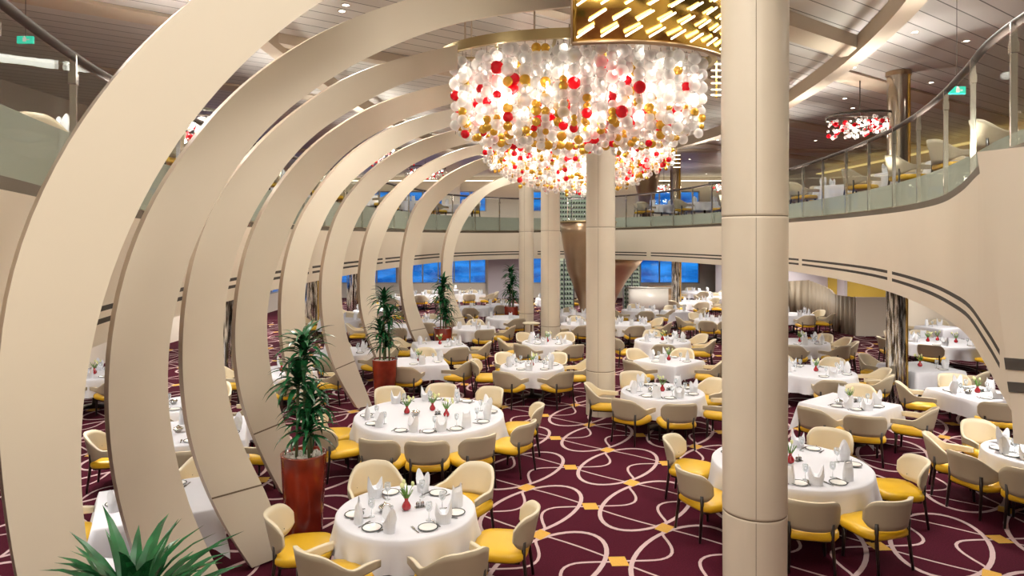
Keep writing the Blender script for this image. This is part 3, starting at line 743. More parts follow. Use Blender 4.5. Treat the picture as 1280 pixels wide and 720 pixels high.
def top_mesh(r, square):
    mb = MB()
    if square: mb.box((0, 0, .742), (2*r-.02, 2*r-.02, .03))
    else: mb.lathe([(.001, .728), (r-.01, .728), (r-.01, .757), (.001, .757)], 48)
    return mb.mesh('tabletop', [M['wood']])
SIDE = ['near', 'near-right', 'lower-right', 'right', 'upper-right', 'far-right', 'far', 'far-left', 'upper-left', 'left', 'lower-left', 'near-left']
_OLD = ['near side', 'near side towards the right', 'right end towards the camera', 'right side', 'right end away from the camera', 'far side towards the right',
        'far side', 'far side towards the left', 'left end away from the camera', 'left side', 'left end towards the camera', 'near side towards the left']
cloths = {}
SPOT = []; OBST = [(2.66, 7.46, .34), (2, 15.35, .33), (1.3, 23, .33), (.57, 26.9, .3), (9.28, 16.4, .25), (8.3, 34.3, .27), (-8, 27.6, .47), (-8.2, 35.5, .45), (-7.2, 17.6, .32), (3.28, 29.4, .45), (4.75, 34.6, .9),
    (-2.80, 9.15, .3), (-3.03, 16.2, .3), (-2.2, 21.8, .3), (-.03, 28.6, .3), (2.42, 31.6, .4), (6.45, 36.6, .4), (7.6, 36.4, 1.6)]
for k_, (lx_, ld_, Lp_, Rp_) in enumerate(RIBS):
    for q_ in (Lp_, Rp_):
        P0_ = Vector(((lx_-CX)/F*ld_, ld_)); v_ = vplane(q_[0][0], q_[0][1], P0_, P0_+Vector((U.x, U.y))); OBST.append((v_.x, v_.y, .12))
def blocked(cx_, cy_, z_, own):
    if z_ > 1: return any(abs(z-z_) < .1 and math.hypot(x-cx_, y-cy_) < .62 for x, y, z in SPOT)
    if any(abs(z-z_) < .1 and math.hypot(x-cx_, y-cy_) < .58 for x, y, z in SPOT): return True
    if any(math.hypot(x-cx_, y-cy_) < r+.33 for x, y, r in OBST): return True
    return any(math.hypot(x-cx_, y-cy_) < r+.22 for x, y, r in TPOS if math.hypot(x-own[0], y-own[1]) > .3)
TPOS = []
TB = []
def table(px, py, r, short, angs, square=None, kinds='', z0=0.0, xy=None, det=None, vases=1, cr=.38):
    """short = the words that single out this table; angs = chair bearings, 0 towards the camera, 90 to the right"""
    x, y = xy if xy else G(px, py, .75)
    sq = square is not None; rz = R(square) if sq else 0
    drop = .37 if y < 12 else .36
    if z0 < 1: TPOS.append((x, y, r))
    art = 'square' if sq else 'round'
    t = thing('square_table' if sq else 'round_table', 'dark pedestal table under the cloth of '+short, 'table', (x, y, z0), rz)
    link('tabletop', top_mesh(r, sq), t); link('pedestal', PED, t)
    key = (round(r, 2), sq, len(cloths) % 3)
    if key not in cloths: cloths[key] = (cloth_square if sq else cloth_round)(r, drop, len(cloths)+3)
    tag(link('tablecloth', cloths[key], None, (x, y, z0), rz), 'white linen cloth draped over '+short, 'tablecloth')
    used = {}
    lv = det if det is not None else (3 if y < 15.2 else (2 if y < 24 else 1))
    if z0 > 1: lv = 1
    for k, a in enumerate(angs):
        ar = R(a); dr = Vector((math.sin(ar), -math.cos(ar)))
        if sq:
            q = dr.copy(); q.rotate(Matrix.Rotation(-rz, 2)) if False else None
            ca, sa = math.cos(-rz), math.sin(-rz); lx, ly = dr.x*ca-dr.y*sa, dr.x*sa+dr.y*ca
            ext = r/max(abs(lx), abs(ly)); ext = min(ext, r*1.12)
        else: ext = r
        nm = SIDE[int(round((a % 360)/30)) % 12]
        while nm in used: nm = SIDE[(SIDE.index(nm)+1) % 12]
        used[nm] = 1
        kd = 'arm' if (kinds[k % len(kinds)] if kinds else random.choice('aas')) == 'a' else 'side'
        R_ = ext+cr; cxp = x+dr.x*R_; cyp = y+dr.y*R_
        if blocked(cxp, cyp, z0, (x, y)):
            if blocked(cxp+dr.x*.12, cyp+dr.y*.12, z0, (x, y)) : print('skip', nm, short, round(y, 1)); continue
            cxp += dr.x*.12; cyp += dr.y*.12
        SPOT.append((cxp, cyp, z0))
        chair(cxp, cyp, ar+R(random.uniform(-7, 7)), kd, 'cream and yellow chair, '+nm+' side of '+short, 'dining chairs', z0)
        if lv:
            rp = ext-.20; fx, fy = x+dr.x*rp, y+dr.y*rp; tx, ty = -dr.y, dr.x
            zt = z0+.766
            npk = NAP[(k+int(px)) % 3]
            if lv >= 2:
                tag(link('side_plate', PLATE, None, (fx, fy, zt), ar), 'white dark-rimmed plate, '+nm+' side of '+short, 'plate', 'dark-rimmed plates')
                ox, oy = fx+tx*.21-dr.x*.04, fy+ty*.21-dr.y*.04
            else: ox, oy = fx, fy
            NO = tag(link('napkin', npk, None, (ox, oy, zt), ar+random.uniform(-.6, .6)), 'folded white napkin, '+nm+' side of '+short, 'napkin', 'folded napkins'); NO.scale = (1.35, 1.35, 1.2)
            if lv >= 3:
                tag(link('knife', KN, None, (fx+tx*.125, fy+ty*.125, zt), ar), 'steel knife, '+nm+' side of '+short, 'knife', 'table knives')
                tag(link('fork', FK, None, (fx-tx*.14, fy-ty*.14, zt), ar), 'steel fork, '+nm+' side of '+short, 'fork', 'table forks')
            if lv >= 2 or (lv == 1 and z0 < 1 and k % 2 == 0):
                gx, gy = fx-dr.x*.19+tx*.10, fy-dr.y*.19+ty*.10
                tag(link('wine_glass', WG, None, (gx, gy, zt), 0), 'clear wine glass, '+nm+' side of '+short, 'glass', 'wine glasses')
    if z0 < 1 and lv >= 2:
        offs = [(0, 0)] if vases == 1 else [(-.42, .05), (.02, .28), (.32, -.15)]
        pos3 = ['left', 'far', 'right']
        for k, (ox, oy) in enumerate(offs[:vases]):
            vase(x+ox, y+oy, z0+.766, ('red vase of cream tulips on ' if vases == 1 else pos3[k]+' red tulip vase of three on ')+short, True)
        if lv >= 3:
            tag(link('silver_dish', DISH, None, (x-.24, y-.06, z0+.766), 0), 'covered silver dish on '+short, 'dish')
            tag(link('condiment_caddy', CADDY, None, (x+.15, y+.08 if vases == 1 else y-.02, z0+.766), .4), 'small silver condiment caddy on '+short, 'caddy')
    TB.append((x, y, r))
ev = lambda n, p=0: [p+360*k/n for k in range(n)]
# --- main floor, nearest first
table(508, 639, .80, 'the round table nearest the camera', [32, 80, 148, 208, 285, 330], kinds='asaasa')
table(537, 519, 1.33, 'the big ten-seat table with three vases', [342, 6, 30, 62, 98, 147, 180, 212, 276, 306], kinds='ssssssssss', vases=3)
table(988, 580, 1.06, 'the large round table behind the thick column', [345, 20, 84, 136, 182, 240, 290, 322], kinds='ssssasss')
table(828, 490, .84, 'the round table beside the column foot', [0, 62, 118, 195, 262, 318], kinds='saasaa')
table(665, 458, .78, 'the round table left of the column foot', [30, 100, 150, 210, 262, 330], kinds='aaaasa')
table(1062, 505, .66, 'the square table centre right', [305, 55, 145, 345], square=38, kinds='aaas')
table(1222, 492, .64, 'the square table by the right-hand wall panel', [342, 90, 165, 250], square=12, kinds='sasa')
table(1300, 568, .72, 'the table cut off at the right edge', [282, 318, 245, 180], kinds='aaaa')
table(1020, 465, .88, 'the round table behind the centre-right square', [350, 52, 80, 140, 190, 255], kinds='aaaass')
table(1150, 459, .66, 'the square table right of the mirrored column', [35, 215, 300], square=10, kinds='aas')
table(1178, 428, 1.10, 'the long-draped table below the arch edge', [22, 318, 205, 170, 262], kinds='ssass', vases=3)
table(1175, 409, .55, 'the small table highest under the arch edge', [232, 150], square=20, kinds='aa')
table(1000, 428, .84, 'the round table beside the pleated partition', [30, 62, 95, 128, 330], kinds='aaaaa')
table(992, 393, .80, 'the farthest table by the pleated partition', [60, 110, 0, 180], kinds='aaaa')
table(836, 451, .64, 'the square table behind the column-foot table', [60, 150, 215, 300], square=42, kinds='aaaa')
table(828, 426, .84, 'the round table two rows behind the column', [350, 65, 110, 180, 280], kinds='aaaas')
table(684, 428, .76, 'the round table third in the middle row', [35, 325, 150, 210, 270], kinds='aaaaa')
table(786, 405, .80, 'the half-hidden table right of the column', [70, 120, 0, 300, 200], kinds='aaaaa')
table(895, 400, .80, 'the round table against the thick column', [0, 330, 270, 200, 90], kinds='saaaa')
table(800, 388, .80, 'the table in front of the wine rack', [0, 180, 60, 300], kinds='aaaa')
table(846, 389, .52, 'the small square table by the counter', [90, 270, 180], square=8, kinds='aaa')
table(868, 377, .85, 'the far table behind the small square one', [0, 60, 120, 240, 300], kinds='aaaaa')
table(866, 363, .85, 'the farthest table below the right blue window', [0, 80, 180, 290], kinds='aaaa', xy=(11.0, 40.6))
table(905, 372, .85, 'the far table just left of the thick column', [0, 270, 90, 180], kinds='aaaa')
table(725, 405, .70, 'the table framed by the two middle columns', [0, 300, 180, 90], kinds='aaaa')
table(716, 393, .70, 'the table at the foot of the bronze funnel', [0, 60, 180, 290], kinds='aaaa')
# --- left of the centre
table(524, 452, .66, 'the square table behind the ten-seat one', [352, 70, 180, 250], square=14, kinds='aaaa')
table(550, 431, .72, 'the square table right of the second palm', [30, 80, 190, 250], square=16, kinds='aaaa')
table(592, 410, .76, 'the table right of the third palm pot', [20, 75, 180, 300], kinds='saaa')
table(632, 397, .78, 'the table before the far slim column', [20, 85, 180, 275], kinds='aaas')
table(532, 402, .70, 'the table behind the third palm', [10, 90, 180, 270], kinds='aaaa')
table(628, 381, .80, 'the table left of the last palm', [0, 60, 180, 285], kinds='aaaa')
table(590, 384, .80, 'the table between last rib and far palm', [0, 75, 180, 285], kinds='aaaa')
table(588, 368, .85, 'the farthest table under the left blue window', [0, 55, 100, 180, 300], kinds='saaas')
table(530, 369, .85, 'the far table seen right of the eighth rib', [0, 60, 120, 180, 240, 300], kinds='aaaaaa')
table(690, 373, .85, 'the far table between the slim columns', [0, 90, 180, 270], kinds='aaaa')
table(560, 366, .80, 'the far table behind the third palm top', [0, 90, 180], xy=(-4.1, 42.0), kinds='aaa')
# --- left side seen through the ribs
table(196, 626, .64, 'the square table between the first and second ribs', [290, 180], square=28, kinds='aaaa')
table(243, 540, .80, 'the table between the second and third ribs', [20, 80, 200, 290], square=20, kinds='aaaa')
table(118, 468, .80, 'the farther table between the first two ribs', [0, 50, 300, 180], kinds='aaaa')
table(352, 465, .80, 'the table between the fourth and fifth ribs', [30, 90, 180, 270], kinds='aaaa')
table(430, 440, .80, 'the table between the sixth and seventh ribs', [60, 110, 0, 200, 300], kinds='aaaaa')
table(488, 408, .80, 'the table between the seventh and eighth ribs', [20, 90, 180, 280], kinds='aaaa')
table(465, 388, .80, 'the far table seen beyond the seventh rib', [0, 90, 180, 270], kinds='aaaa')
table(425, 400, .80, 'the far table seen beyond the sixth rib', [0, 90, 180, 270], kinds='aaaa')
table(300, 480, .70, 'the table between the third and fourth ribs', [0, 90, 180, 270], xy=(-6.3, 13.2), kinds='aaaa')
table(72, 742, .66, 'the table behind the foreground palm', [300], kinds='a', det=2)
table(495, 372, .85, 'the far table beside the eighth rib', [0, 90, 180, 270], kinds='aaaa')
# cocktail stand with bare cream top
x, y = G(664, 404, .95); t = thing('cocktail_stand', 'small round cream-topped stand in front of the third column', 'side table', (x, y, 0)); mb = MB()
mb.lathe([(.001, .93), (.30, .93), (.31, .95), (.30, .97), (.001, .97)], 32); link('stand_top', mb.mesh('stand_top', [M['shell_in']]), t)
mb = MB(); mb.lathe([(.2, 0), (.2, .02), (.03, .05), (.03, .92), (.22, .93)], 20); link('stand_leg', mb.mesh('stand_leg', [M['bronze']]), t)
# --- balcony level
up = []
for i in range(0, len(plan)):
    up.append(i)
def up_table(i, off, short, angs, r=.75):
    p = plan[i]+NRM[i]*off; table(i*7, 0, r, short, angs, xy=(p.x, p.y), z0=ZD, kinds='aaas')
def near_i(px, side):
    c = [i for i in range(len(plan)) if (plan[i].x > 1.6) == (side > 0) and plan[i].y > 3]
    return min(c, key=lambda i: abs(PL[i][4]-px))
UPT = [(1205, 1, 'the balcony table nearest the wall panel'), (1150, 1, 'the right balcony table below the handrail'), (1110, 1, 'the right balcony table before the mirrored column'),
       (1065, 1, 'the balcony table below the small chandelier'), (1020, 1, 'the right balcony table beside the thick column'), (960, 1, 'the balcony table behind the thick column'),
       (880, 1, 'the far balcony table right of the middle'), (830, 1, 'the far balcony table above the counter'), (785, 1, 'the far balcony table beside the second column'),
       (610, -1, 'the far balcony table right of the last rib'), (560, -1, 'the balcony table behind the ninth rib'), (515, -1, 'the balcony table behind the eighth rib'), (470, -1, 'the balcony table behind the seventh rib'),
       (430, -1, 'the balcony table behind the sixth rib'), (385, -1, 'the balcony table behind the fifth rib'), (335, -1, 'the balcony table behind the fourth rib'), (280, -1, 'the balcony table behind the third rib'), (60, -1, 'the balcony table top left behind the first rib')]
for px, sd, short in UPT:
    i = near_i(px, sd); n = NRM[i]; out = math.degrees(math.atan2(n.x, -n.y))
    up_table(i, 2.15, short, [out, out+95, out+180, out-90])

# ------------------------------------------------------------------ potted palms
def leaf_into(mb, o, az, tilt, L, w, droop):
    c = Vector((math.cos(az), math.sin(az), 0)); s = Vector((-c.y, c.x, 0)); n = 6; A = []; B = []; C_ = []
    p = Vector(o); ang = tilt
    for i in range(n+1):
        f = i/n; ww = w*math.sin(math.pi*min(1, .12+.88*f)**.75)*(1 if i < n else .05)
        up_ = Vector((-c.x*math.sin(ang), -c.y*math.sin(ang), math.cos(ang)))
        A.append(p+s*ww+up_*ww*.35); B.append(p.copy()); C_.append(p-s*ww+up_*ww*.35)
        p = p+(c*math.cos(ang)+Vector((0, 0, math.sin(ang))))*(L/n); ang -= droop/n
    mb.strip(A, B); mb.strip(B, C_)
def palm(x, y, label, seed, h=2.85, lean=0, spread=1.0):
    rng = random.Random(seed)
    t = thing('potted_palm', label, 'potted plant', (x, y, 0), rng.random()*6)
    mb = MB(); mb.lathe([(.001, 0), (.235, 0), (.24, .01), (.30, 1.07), (.305, 1.09), (.27, 1.09), (.262, 1.0), (.001, 1.0)], 48); link('pot', mb.mesh('pot', [M['pot']]), t)
    mb = MB()
    for k in range(230):
        a = rng.random()*6.28; q = .25*math.sqrt(rng.random()); mb.ball((q*math.cos(a), q*math.sin(a), 1.03+rng.random()*.03), .014+.012*rng.random(), 6, 4, 0, .7)
    o = link('pebbles', mb.mesh('pebbles', [M['pebble']]), t); o['kind'] = 'stuff'
    tops = [(.02, .0, h-.40), (-.07, .05, h-.78), (.08, -.05, h-1.13), (-.05, -.08, h-1.42)]
    for k, (a, b, z) in enumerate(tops):
        mb = MB(); mb.tube([(a*1.3, b*1.3, 1.0), (a*1.1, b*1.1, (1+z)/2), (a, b, z)], .021, 7); link('cane', mb.mesh('cane', [M['cane']]), t)
        mb = MB(); nl = (44 if k == 0 else 40) if spread < 1.01 else 105
        for q in range(nl):
            f = q/nl; zz = z-.20*f+.04; leaf_into(mb, (a, b, zz), q*2.399+rng.random()*.5, R((78-75*f if spread < 1.01 else 86-42*f)+rng.uniform(-12, 12)), (.42+.13*rng.random())*(1 if spread < 1.01 else 1.15), (.036+.010*rng.random())*(1 if spread < 1.01 else .80), R(70+50*rng.random())*(1 if spread < 1.01 else .8))
        link('foliage', mb.mesh('foliage', [M['leaf']]), t)
x, y = G(380, 662); palm(-2.80, 9.15, 'tall palm in red pot beside the table nearest the camera', 3, 2.88)
x, y = 16.2*(481-640)/F, 16.2; palm(x, y, 'tall palm in red pot behind the ten-seat table', 5, 2.9)
x, y = 21.8*(554-640)/F, 21.8; palm(x, y, 'palm in red pot standing before the ninth rib', 8, 2.9)
x, y = 28.6*(639-640)/F, 28.6; palm(x, y, 'farthest and smallest palm, left of the slim column', 9, 2.9)
palm(-1.50, 2.72, 'palm with broad leaves cut off at the bottom left corner', 12, 2.71, spread=1.04)

# ------------------------------------------------------------------ chandeliers
mb = MB(); mb.ball((0, 0, 0), 1, 14, 9); BR = mb.mesh('red_glass_ball', [M['redball']])
mb = MB(); mb.ball((0, 0, 0), 1, 14, 9); BG = mb.mesh('gold_glass_ball', [M['goldball']])
mb = MB(); mb.ball((0, 0, 0), 1, 14, 9); BC = mb.mesh('clear_glass_ball', [M['clearball']])
mb = MB(); mb.ball((0, 0, 0), 1, 8, 6, 0, 1.6); BB = mb.mesh('bulb', [M['bulb']])
def chandelier(x, y, z, a, b, drop_side, drop_mid, br, nstr, label, seed, rods=True):
    rng = random.Random(seed); t = thing('glass_ball_chandelier', label, 'chandelier', (x, y, z))
    # rim
    mb = MB(); n = 72
    pr = [(1.0, -.07), (1.04, -.07), (1.04, .08), (1.0, .08)]
    rg = [[(a*k*math.cos(2*math.pi*j/n), b*k*math.sin(2*math.pi*j/n), dz) for j in range(n)] for k, dz in pr]
    for i in range(4): mb.strip(rg[i]+rg[i][:1], rg[(i+1) % 4]+rg[(i+1) % 4][:1])
    link('rim', mb.mesh('rim', [M['ringgold']]), t)
    mb = MB()
    for q in (-.6, -.2, .2, .6):
        w = b*math.sqrt(1-q*q); mb.box((a*q, 0, .01), (.05, 2*w, .03))
    mb.box((0, 0, .03), (2*a*.98, .06, .03)); link('carrier', mb.mesh('carrier', [M['ringgold']]), t)
    if rods:
        for q in (35, 145, 215, 325, 90, 270, 250, 290):
            mb = MB(); mb.tube([(a*math.cos(R(q)), b*math.sin(R(q)), .04), (a*math.cos(R(q)), b*math.sin(R(q)), ZC-z)], .016, 6); link('hanging_rod', mb.mesh('hanging_rod', [M['beam']]), t)
    balls = {'r': [], 'g': [], 'c': []}; bulbs = []; wires = MB()
    for s in range(nstr):
        rho = math.sqrt((s+.5)/nstr)*.985; th = s*2.39996+rng.uniform(-.1, .1)
        rho = min(rho, .97)*.955
        px, py = a*rho*math.cos(th), b*rho*math.sin(th)
        L = drop_side+(drop_mid-drop_side)*(1-rho**2.2)*1.0+rng.uniform(-.10, .06)
        wires.tube([(px, py, 0), (px, py, -L)], .004, 4, cap=False)
        d = rng.uniform(.05, .2)
        while d < L:
            f = d/L; r = br*rng.uniform(.62, 1.12)*(1-.18*f)
            q = rng.random()
            k = 'r' if q < .085 else ('g' if q < .085+.05+.28*f*f else 'c')
            if k == 'g': r *= .82
            if k == 'r' and d < .3: k = 'c'
            balls[k].append((px, py, -d, r)); d += r*rng.uniform(1.5, 2.2)
        if True:
            for q in range(1+s % 2): bulbs.append((px+.03, py, -L*rng.uniform(.08, .95), .026))
    link('wires', wires.mesh('wires', [M['wire']]), t)
    for k, nm, me, mt in (('r', 'red_glass_ball', BR, 'redball'), ('g', 'gold_glass_ball', BG, 'goldball'), ('c', 'clear_glass_ball', BC, 'clearball'), ('b', 'bulb', BB, 'bulb')):
        L_ = sorted(balls[k] if k != 'b' else bulbs, key=lambda q: q[1]-.3*q[3])
        for q in L_[:100]:
            o = link(nm, me, t, q[:3]); o.scale = (q[3],)*3
        if L_[100:]:
            mb = MB()
            for q in L_[100:]: mb.ball(q[:3], q[3], 10 if k != 'b' else 6, 7 if k != 'b' else 4)
            o = link({'r': 'red_glass_balls', 'g': 'gold_glass_balls', 'c': 'clear_glass_balls', 'b': 'bulbs'}[k], mb.mesh(nm, [M[mt]]), t); o['kind'] = 'stuff'
    return t
chandelier(1.08, 11.3, CZ+2.95, 2.2, 1.45, 1.20, 1.5, .102, 250, 'huge oval chandelier of clear, gold and red glass balls, nearest the camera', 1)
chandelier(1.88, 19.2, CZ+3.2, 2.85, 1.85, 1.0, 2.0, .088, 280, 'second large glass-ball chandelier, hanging lower behind the nearest one', 2)
MINI = []
def mini(x, y, z, r, h, label, seed):
    MINI.append((x, y, z-.2))
    rng = random.Random(seed); t = thing('crystal_chandelier', label, 'chandelier', (x, y, z)); mb = MB()
    mb.lathe([(r, 0), (r*1.04, 0), (r*1.04, .05), (r, .05), (r, 0)], 36); mb.box((0, 0, .03), (2*r, .04, .02)); link('rim', mb.mesh('rim', [M['wire']]), t)
    mb = MB(); mb.tube([(0, 0, .03), (0, 0, ZC-z)], .012, 6); link('hanging_rod', mb.mesh('rod', [M['wire']]), t)
    m = [MB(), MB(), MB()]
    for s in range(170):
        q = math.sqrt(rng.random())*.97; a = rng.random()*6.283; k = 0 if rng.random() < .72 else (1 if rng.random() < .75 else 2)
        m[k].ball((r*q*math.cos(a), r*q*math.sin(a), -.05-rng.random()*h), rng.uniform(.028, .05)*(1.25 if k == 1 else 1), 8, 6)
    for s in range(14):
        a = rng.random()*6.283; q = rng.random()*.8; m[2].ball((r*q*math.cos(a), r*q*math.sin(a), -.05-rng.random()*h*.6), .018, 6, 4)
    for nm, mm, mt in (('clear_glass_balls', m[0], 'clearball'), ('red_glass_balls', m[1], 'redball'), ('bulbs', m[2], 'bulb')):
        o = link(nm, mm.mesh(nm, [M[mt]]), t); o['kind'] = 'stuff'
mini(8.75, 17.1, CZ+3.02, .77, .42, 'small round crystal chandelier over the right balcony', 11)
mini(11.8, 37.5, CZ+3.0, .9, .4, 'small crystal chandelier over the far right balcony', 12)
mini(8.6, 38.5, CZ+3.0, .9, .4, 'small crystal chandelier beside the far mirrored column', 13)
mini(-5.6, 12.1, CZ+2.15, .7, .42, 'small crystal chandelier in the gap between the first two ribs', 14)
mini(-4.4, 24.5, CZ+3.1, .9, .42, 'small crystal chandelier between the sixth and seventh ribs', 15)
mini(-5.2, 3.9*S*1.6, CZ+3.15, .7, .4, 'small crystal chandelier at the top left corner', 16)
mini(-3.9, 30.5, CZ+3.1, .9, .42, 'small crystal chandelier between the fifth and sixth ribs', 17)
mini(-6.6, 42.0, CZ-1.3, .7, .3, 'small crystal chandelier under the balcony before the left window', 18)

# ------------------------------------------------------------------ golden drum with slanted light tubes
t = thing('gold_light_drum', 'curved golden mirror drum with slanted light tubes above the big chandelier', 'light', (1.32, 10.35, CZ+2.42))
rD = 1.95; h = ZC-(CZ+2.42); a0, a1 = -107, -18; mb = MB(); n = 48; A = []; B = []
for i in range(n+1):
    a = R(a0+(a1-a0)*i/n); A.append((rD*math.cos(a), rD*math.sin(a), 0)); B.append((rD*math.cos(a), rD*math.sin(a), h))
mb.strip(A, B); link('drum_skin', mb.mesh('drum_skin', [M['gold']]), t, solid=.03)
mb = MB(); mb.tube([(p[0], p[1], p[2]) for p in A], .028, 8); link('bottom_rim', mb.mesh('bottom_rim', [M['bronze']]), t)
mb = MB(); mb.tube([A[0], B[0]], .02, 6); link('edge_strip', mb.mesh('edge_strip', [M['bronze']]), t)
cnt = 0
for row in range(7):
    for k in range(13):
        if cnt >= 100: break
        a = R(a0+5+k*8.6+(row % 2)*4.3); z = .12+row*.2
        if a > R(a1-2): continue
        da = R(3.0); mb = MB(); pts = [((rD+.05)*math.cos(a+da*q), (rD+.05)*math.sin(a+da*q), z+.065*q) for q in (-1, 0, 1)]
        mb.tube(pts, .012, 6); link('light_tube', mb.mesh('light_tube', [M['led']]), t); cnt += 1
# small stack of light tubes right of the chandelier
for (px, d, ys, lab) in ((896, 12.6, [80, 88, 96, 104, 112, 119], 'stack of small horizontal light tubes beside the golden drum'), (846, 21.5, [194, 199, 204, 209], 'stack of small light tubes beside the second chandelier')):
    xx = (px-CX)/F*d; t = thing('light_tube_stack', lab, 'light', (xx, d, CZ-(ys[-1]-HY)/F*d-.05)); z0 = t.location.z
    mb = MB(); mb.box((0, .03, (CZ-(ys[0]-HY)/F*d-z0)/2+.05), (.03, .02, CZ-(ys[0]-HY)/F*d-z0+.1)); mb.tube([(0, .03, CZ-(ys[0]-HY)/F*d-z0+.1), (0, .03, ZC-z0)], .008, 6)
    link('carrier', mb.mesh('carrier', [M['gold']]), t)
    for yy in ys:
        mb = MB(); mb.tube([(-.1, 0, CZ-(yy-HY)/F*d-z0), (.1, 0, CZ-(yy-HY)/F*d-z0)], .012, 6); link('light_tube', mb.mesh('light_tube', [M['led']]), t)

# ------------------------------------------------------------------ exit signs
def exit_sign(px, py, d, label):
    xx = (px-CX)/F*d; zz = CZ-(py-HY)/F*d
    t = thing('exit_sign', label, 'sign', (xx, d, zz)); mb = MB(); mb.box((0, 0, 0), (.24, .04, .11)); link('sign_box', mb.mesh('sign_box', [M['exit']]), t, bevel=.008)
    mb = MB(); mb.box((.0, -.024, 0), (.05, .005, .06)); mb.box((.05, -.024, 0), (.04, .005, .015)); mb.ball((0, -.024, .042), .012, 8, 5); link('pictogram', mb.mesh('pictogram', [M['china']]), t)
    mb = MB(); mb.tube([(0, 0, .055), (0, 0, ZC-zz)], .004, 6); link('hanging_rod', mb.mesh('rod', [M['wire']]), t)
M['exit'] = mat('exit_green', (.02, .45, .32), .4, emit=(.02, .6, .42), es=.6)
exit_sign(1196, 113, 9.7, 'small green lit exit sign behind the right handrail')
exit_sign(32, 50, 10.0, 'small lit exit sign hanging at the upper left')

# ------------------------------------------------------------------ lights
def area(x, y, z, power, size, col=(1, .945, .855), spread=160, rot=(0, 0, 0), shape='DISK'):
    l = bpy.data.lights.new('area_lamp', 'AREA'); l.energy = power; l.shape = shape; l.size = size; l.color = col; l.spread = R(spread)  # serves the downlights and the added balcony uplights
    o = bpy.data.objects.new('area_lamp', l); COL.objects.link(o); o.location = (x, y, z); o.rotation_euler = rot
    return o
mb = MB(); mb.lathe([(.001, -.004), (.055, -.004)], 16); mb2 = MB(); LENS = mb.mesh('lens', [M['down']])
mb = MB(); mb.lathe([(.055, -.008), (.075, -.008), (.075, 0), (.055, 0)], 20); TRIMR = mb.mesh('trim_ring', [M['steel']])
def downlight(x, y, z, group, label, power=0, size=.5, spread=160):
    t = thing('downlight', label, 'light', (x, y, z-.001), group=group); link('lens', LENS, t); link('trim_ring', TRIMR, t)
    if power: area(x, y, z-.06, power, size, spread=spread)
lab_up = 'small round recessed downlight in the planked ceiling'
def cp(px, py): d = F*(ZC-CZ)/(HY-py); return ((px-CX)/F*d, d)
seen = [(432, 6), (385, 117), (101, 14), (1144, 40), (1208, 51), (1067, 84), (1164, 103), (1056, 123), (1066, 135), (1035, 152), (897, 175), (867, 189), (862, 199), (883, 217), (840, 214)]
for px, py in seen:
    x, y = cp(px, py)
    if y < YF: downlight(x, y, ZC, 'ceiling downlights', lab_up, 0)
POW = 150
for (x, y) in [(-1.5, 2), (1.5, 3), (-2.8, 7), (1.0, 5.8), (4.8, 9.5), (-3.0, 12), (4.6, 13.5), (-2.9, 17.5), (5.6, 19), (-2.2, 23), (1.8, 15.7), (5.2, 25), (.5, 26.5), (3.0, 30)]:
    downlight(x, y, ZC, 'ceiling downlights', lab_up, POW if y > 8 else POW*.6, 1.0)
for (x, y) in [(-7, 5), (-7.5, 11.2), (-8.5, 22), (-8, 29), (-6, 37), (9, 8), (11.5, 13), (13, 20), (12.5, 28), (11, 35), (4, 38), (8, 40), (2, 41), (-4, 41.5), (-9, 38), (-1, 38), (-5.5, 8)]:
    downlight(x, y, ZC, 'ceiling downlights', lab_up, 130, .7)
lab_lo = 'small round downlight added to the soffit to light under the balcony'  # lamps added to brighten the tables and walls below the balcony
for (x, y) in [(-6, 7), (-7.2, 11), (-6.5, 15), (-8.5, 19), (-6.8, 23), (-8.8, 28), (-5.5, 31), (-8, 36), (-3.5, 36), (-4, 41), (.5, 36), (1, 41), (5, 37), (9, 37), (12, 39), (9.5, 31), (12, 31), (10, 25), (12, 20), (9.2, 14), (12, 14), (8, 10), (10.5, 9), (7.0, 33.5), (13.0, 35.5), (-11.3, 14), (-11.3, 20), (-11.3, 27), (-10.8, 33), (-11, 40), (15.5, 30.5), (15.5, 23)]:
    downlight(x, y, ZL, 'added soffit downlights', lab_lo, 85 if y < 25 else 125, .6)
def point(x, y, z, p, r=.25, col=(1, .92, .80)):
    l = bpy.data.lights.new('point_lamp', 'POINT'); l.energy = p; l.shadow_soft_size = r; l.color = col  # serves the chandeliers and the added lamps behind the viewer
    o = bpy.data.objects.new('point_lamp', l); COL.objects.link(o); o.location = (x, y, z)
for (x, y, z) in ((-.1, 11.3, CZ+2.3), (1.1, 11.3, CZ+2.0), (2.3, 11.3, CZ+2.3)): point(x, y, z, 370)
for (x, y, z) in ((.4, 19.2, CZ+2.5), (1.9, 19.2, CZ+2.0), (3.4, 19.2, CZ+2.5)): point(x, y, z, 370)

# fill uplights added along the balcony edge to brighten the ceiling
LB = Vector((0, 0, 0)); mb = MB(); mb.lathe([(.001, .012), (.06, .012), (.07, 0)], 20); UPL = mb.mesh('fill_uplight', [M['down']])
for k in range(40, len(plan)-32, 16):
    p = plan[k]+NRM[k]*.23
    t = tag(link('fill_uplight', UPL, None, (p.x, p.y, ZD)), 'small round fill uplight added in the balcony floor behind the glass', 'light', 'added balcony fill uplights')
    area(p.x, p.y, ZD+.03, 42, .12, spread=80, rot=(R(180), 0, 0))
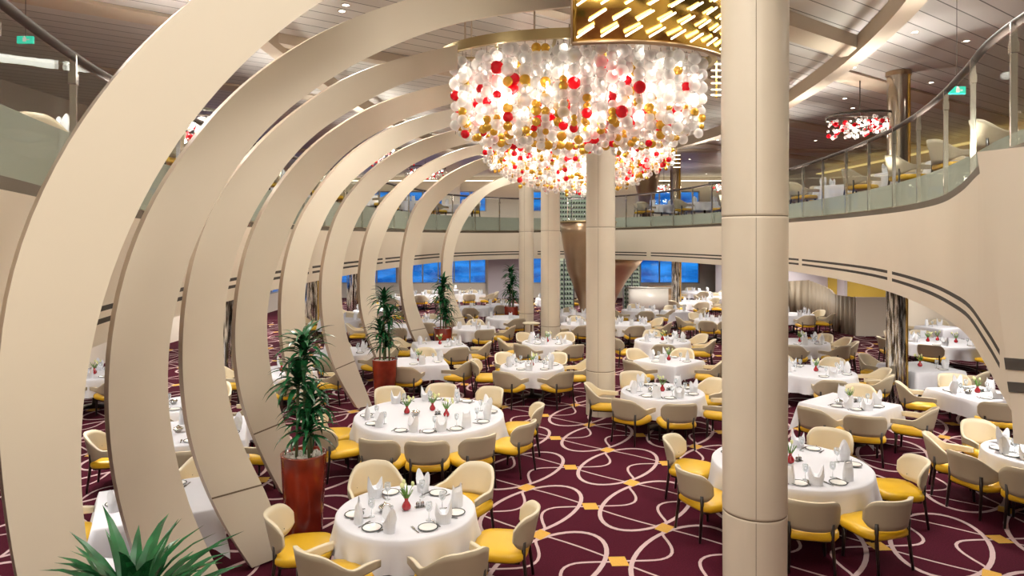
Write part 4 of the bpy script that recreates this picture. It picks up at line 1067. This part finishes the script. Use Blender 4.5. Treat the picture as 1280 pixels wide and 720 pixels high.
# fill lamps added on the unseen wall behind the viewer, brightening the ribs
for k, (x, z) in enumerate(((-1.6, 5.9), (.2, 5.9), (2.0, 5.9), (-.7, 3.6), (1.1, 3.6))):
    t = thing('fill_wall_lamp', 'added brass fill lamp on the unseen wall behind the stair', 'light', (x, YN+.1, z), group='added fill lamps behind the stair')
    mb = MB(); mb.box((0, .03, 0), (.12, .06, .3)); link('bracket', mb.mesh('bracket', [M['gold']]), t)
    mb = MB(); mb.lathe([(.08, .05), (.11, .28)], 20, (0, .16, -.15)); link('lamp_shade', mb.mesh('lamp_shade', [M['china']]), t)
    point(x, YN+.42, z, 100, .18)
for x, y, z in MINI[:7]: point(x, y, z, 32, .12)
# world: blue dusk outside the windows
w = bpy.data.worlds.new('dusk'); sc.world = w; w.use_nodes = True; N = w.node_tree.nodes; L = w.node_tree.links; bg = N['Background']
tc = N.new('ShaderNodeTexCoord'); nz = N.new('ShaderNodeTexNoise'); nz.inputs['Scale'].default_value = 22; nz.inputs['Detail'].default_value = 3; mpn = N.new('ShaderNodeMapping'); mpn.inputs['Scale'].default_value = (1, 1, 4)
cr = N.new('ShaderNodeValToRGB'); cr.color_ramp.elements[0].color = (.004, .07, .36, 1); cr.color_ramp.elements[0].position = .35; cr.color_ramp.elements[1].color = (.04, .38, 1, 1); cr.color_ramp.elements[1].position = .7
L.new(tc.outputs['Generated'], mpn.inputs[0]); L.new(mpn.outputs[0], nz.inputs['Vector']); L.new(nz.outputs['Fac'], cr.inputs['Fac']); L.new(cr.outputs[0], bg.inputs['Color']); bg.inputs['Strength'].default_value = 1.0

# ------------------------------------------------------------------ camera
cam = bpy.data.cameras.new('camera'); co = bpy.data.objects.new('camera', cam); COL.objects.link(co); sc.camera = co
co.location = (0, 0, CZ); co.rotation_euler = (R(90), 0, 0); cam.sensor_width = 36; cam.lens = 36*F/1280; cam.shift_y = -(360-HY)/1280; cam.clip_end = 300; cam.clip_start = .05
sc.view_settings.view_transform = 'Standard'; sc.view_settings.look = 'None'; sc.view_settings.exposure = 0.0; sc.view_settings.gamma = 1.0; sc.view_settings.use_curve_mapping = False
cy = sc.cycles; cy.max_bounces = 8; cy.diffuse_bounces = 3; cy.glossy_bounces = 3; cy.transmission_bounces = 4; cy.transparent_max_bounces = 16; cy.caustics_reflective = False; cy.caustics_refractive = False
cy.use_denoising = True; cy.sample_clamp_indirect = 6; cy.use_adaptive_sampling = True; cy.adaptive_threshold = .02
for o in sc.objects:
    if 'label' in o and len(o['label'].split()) > 16: print('LONG', o['label'])
print('chairs', nchair)
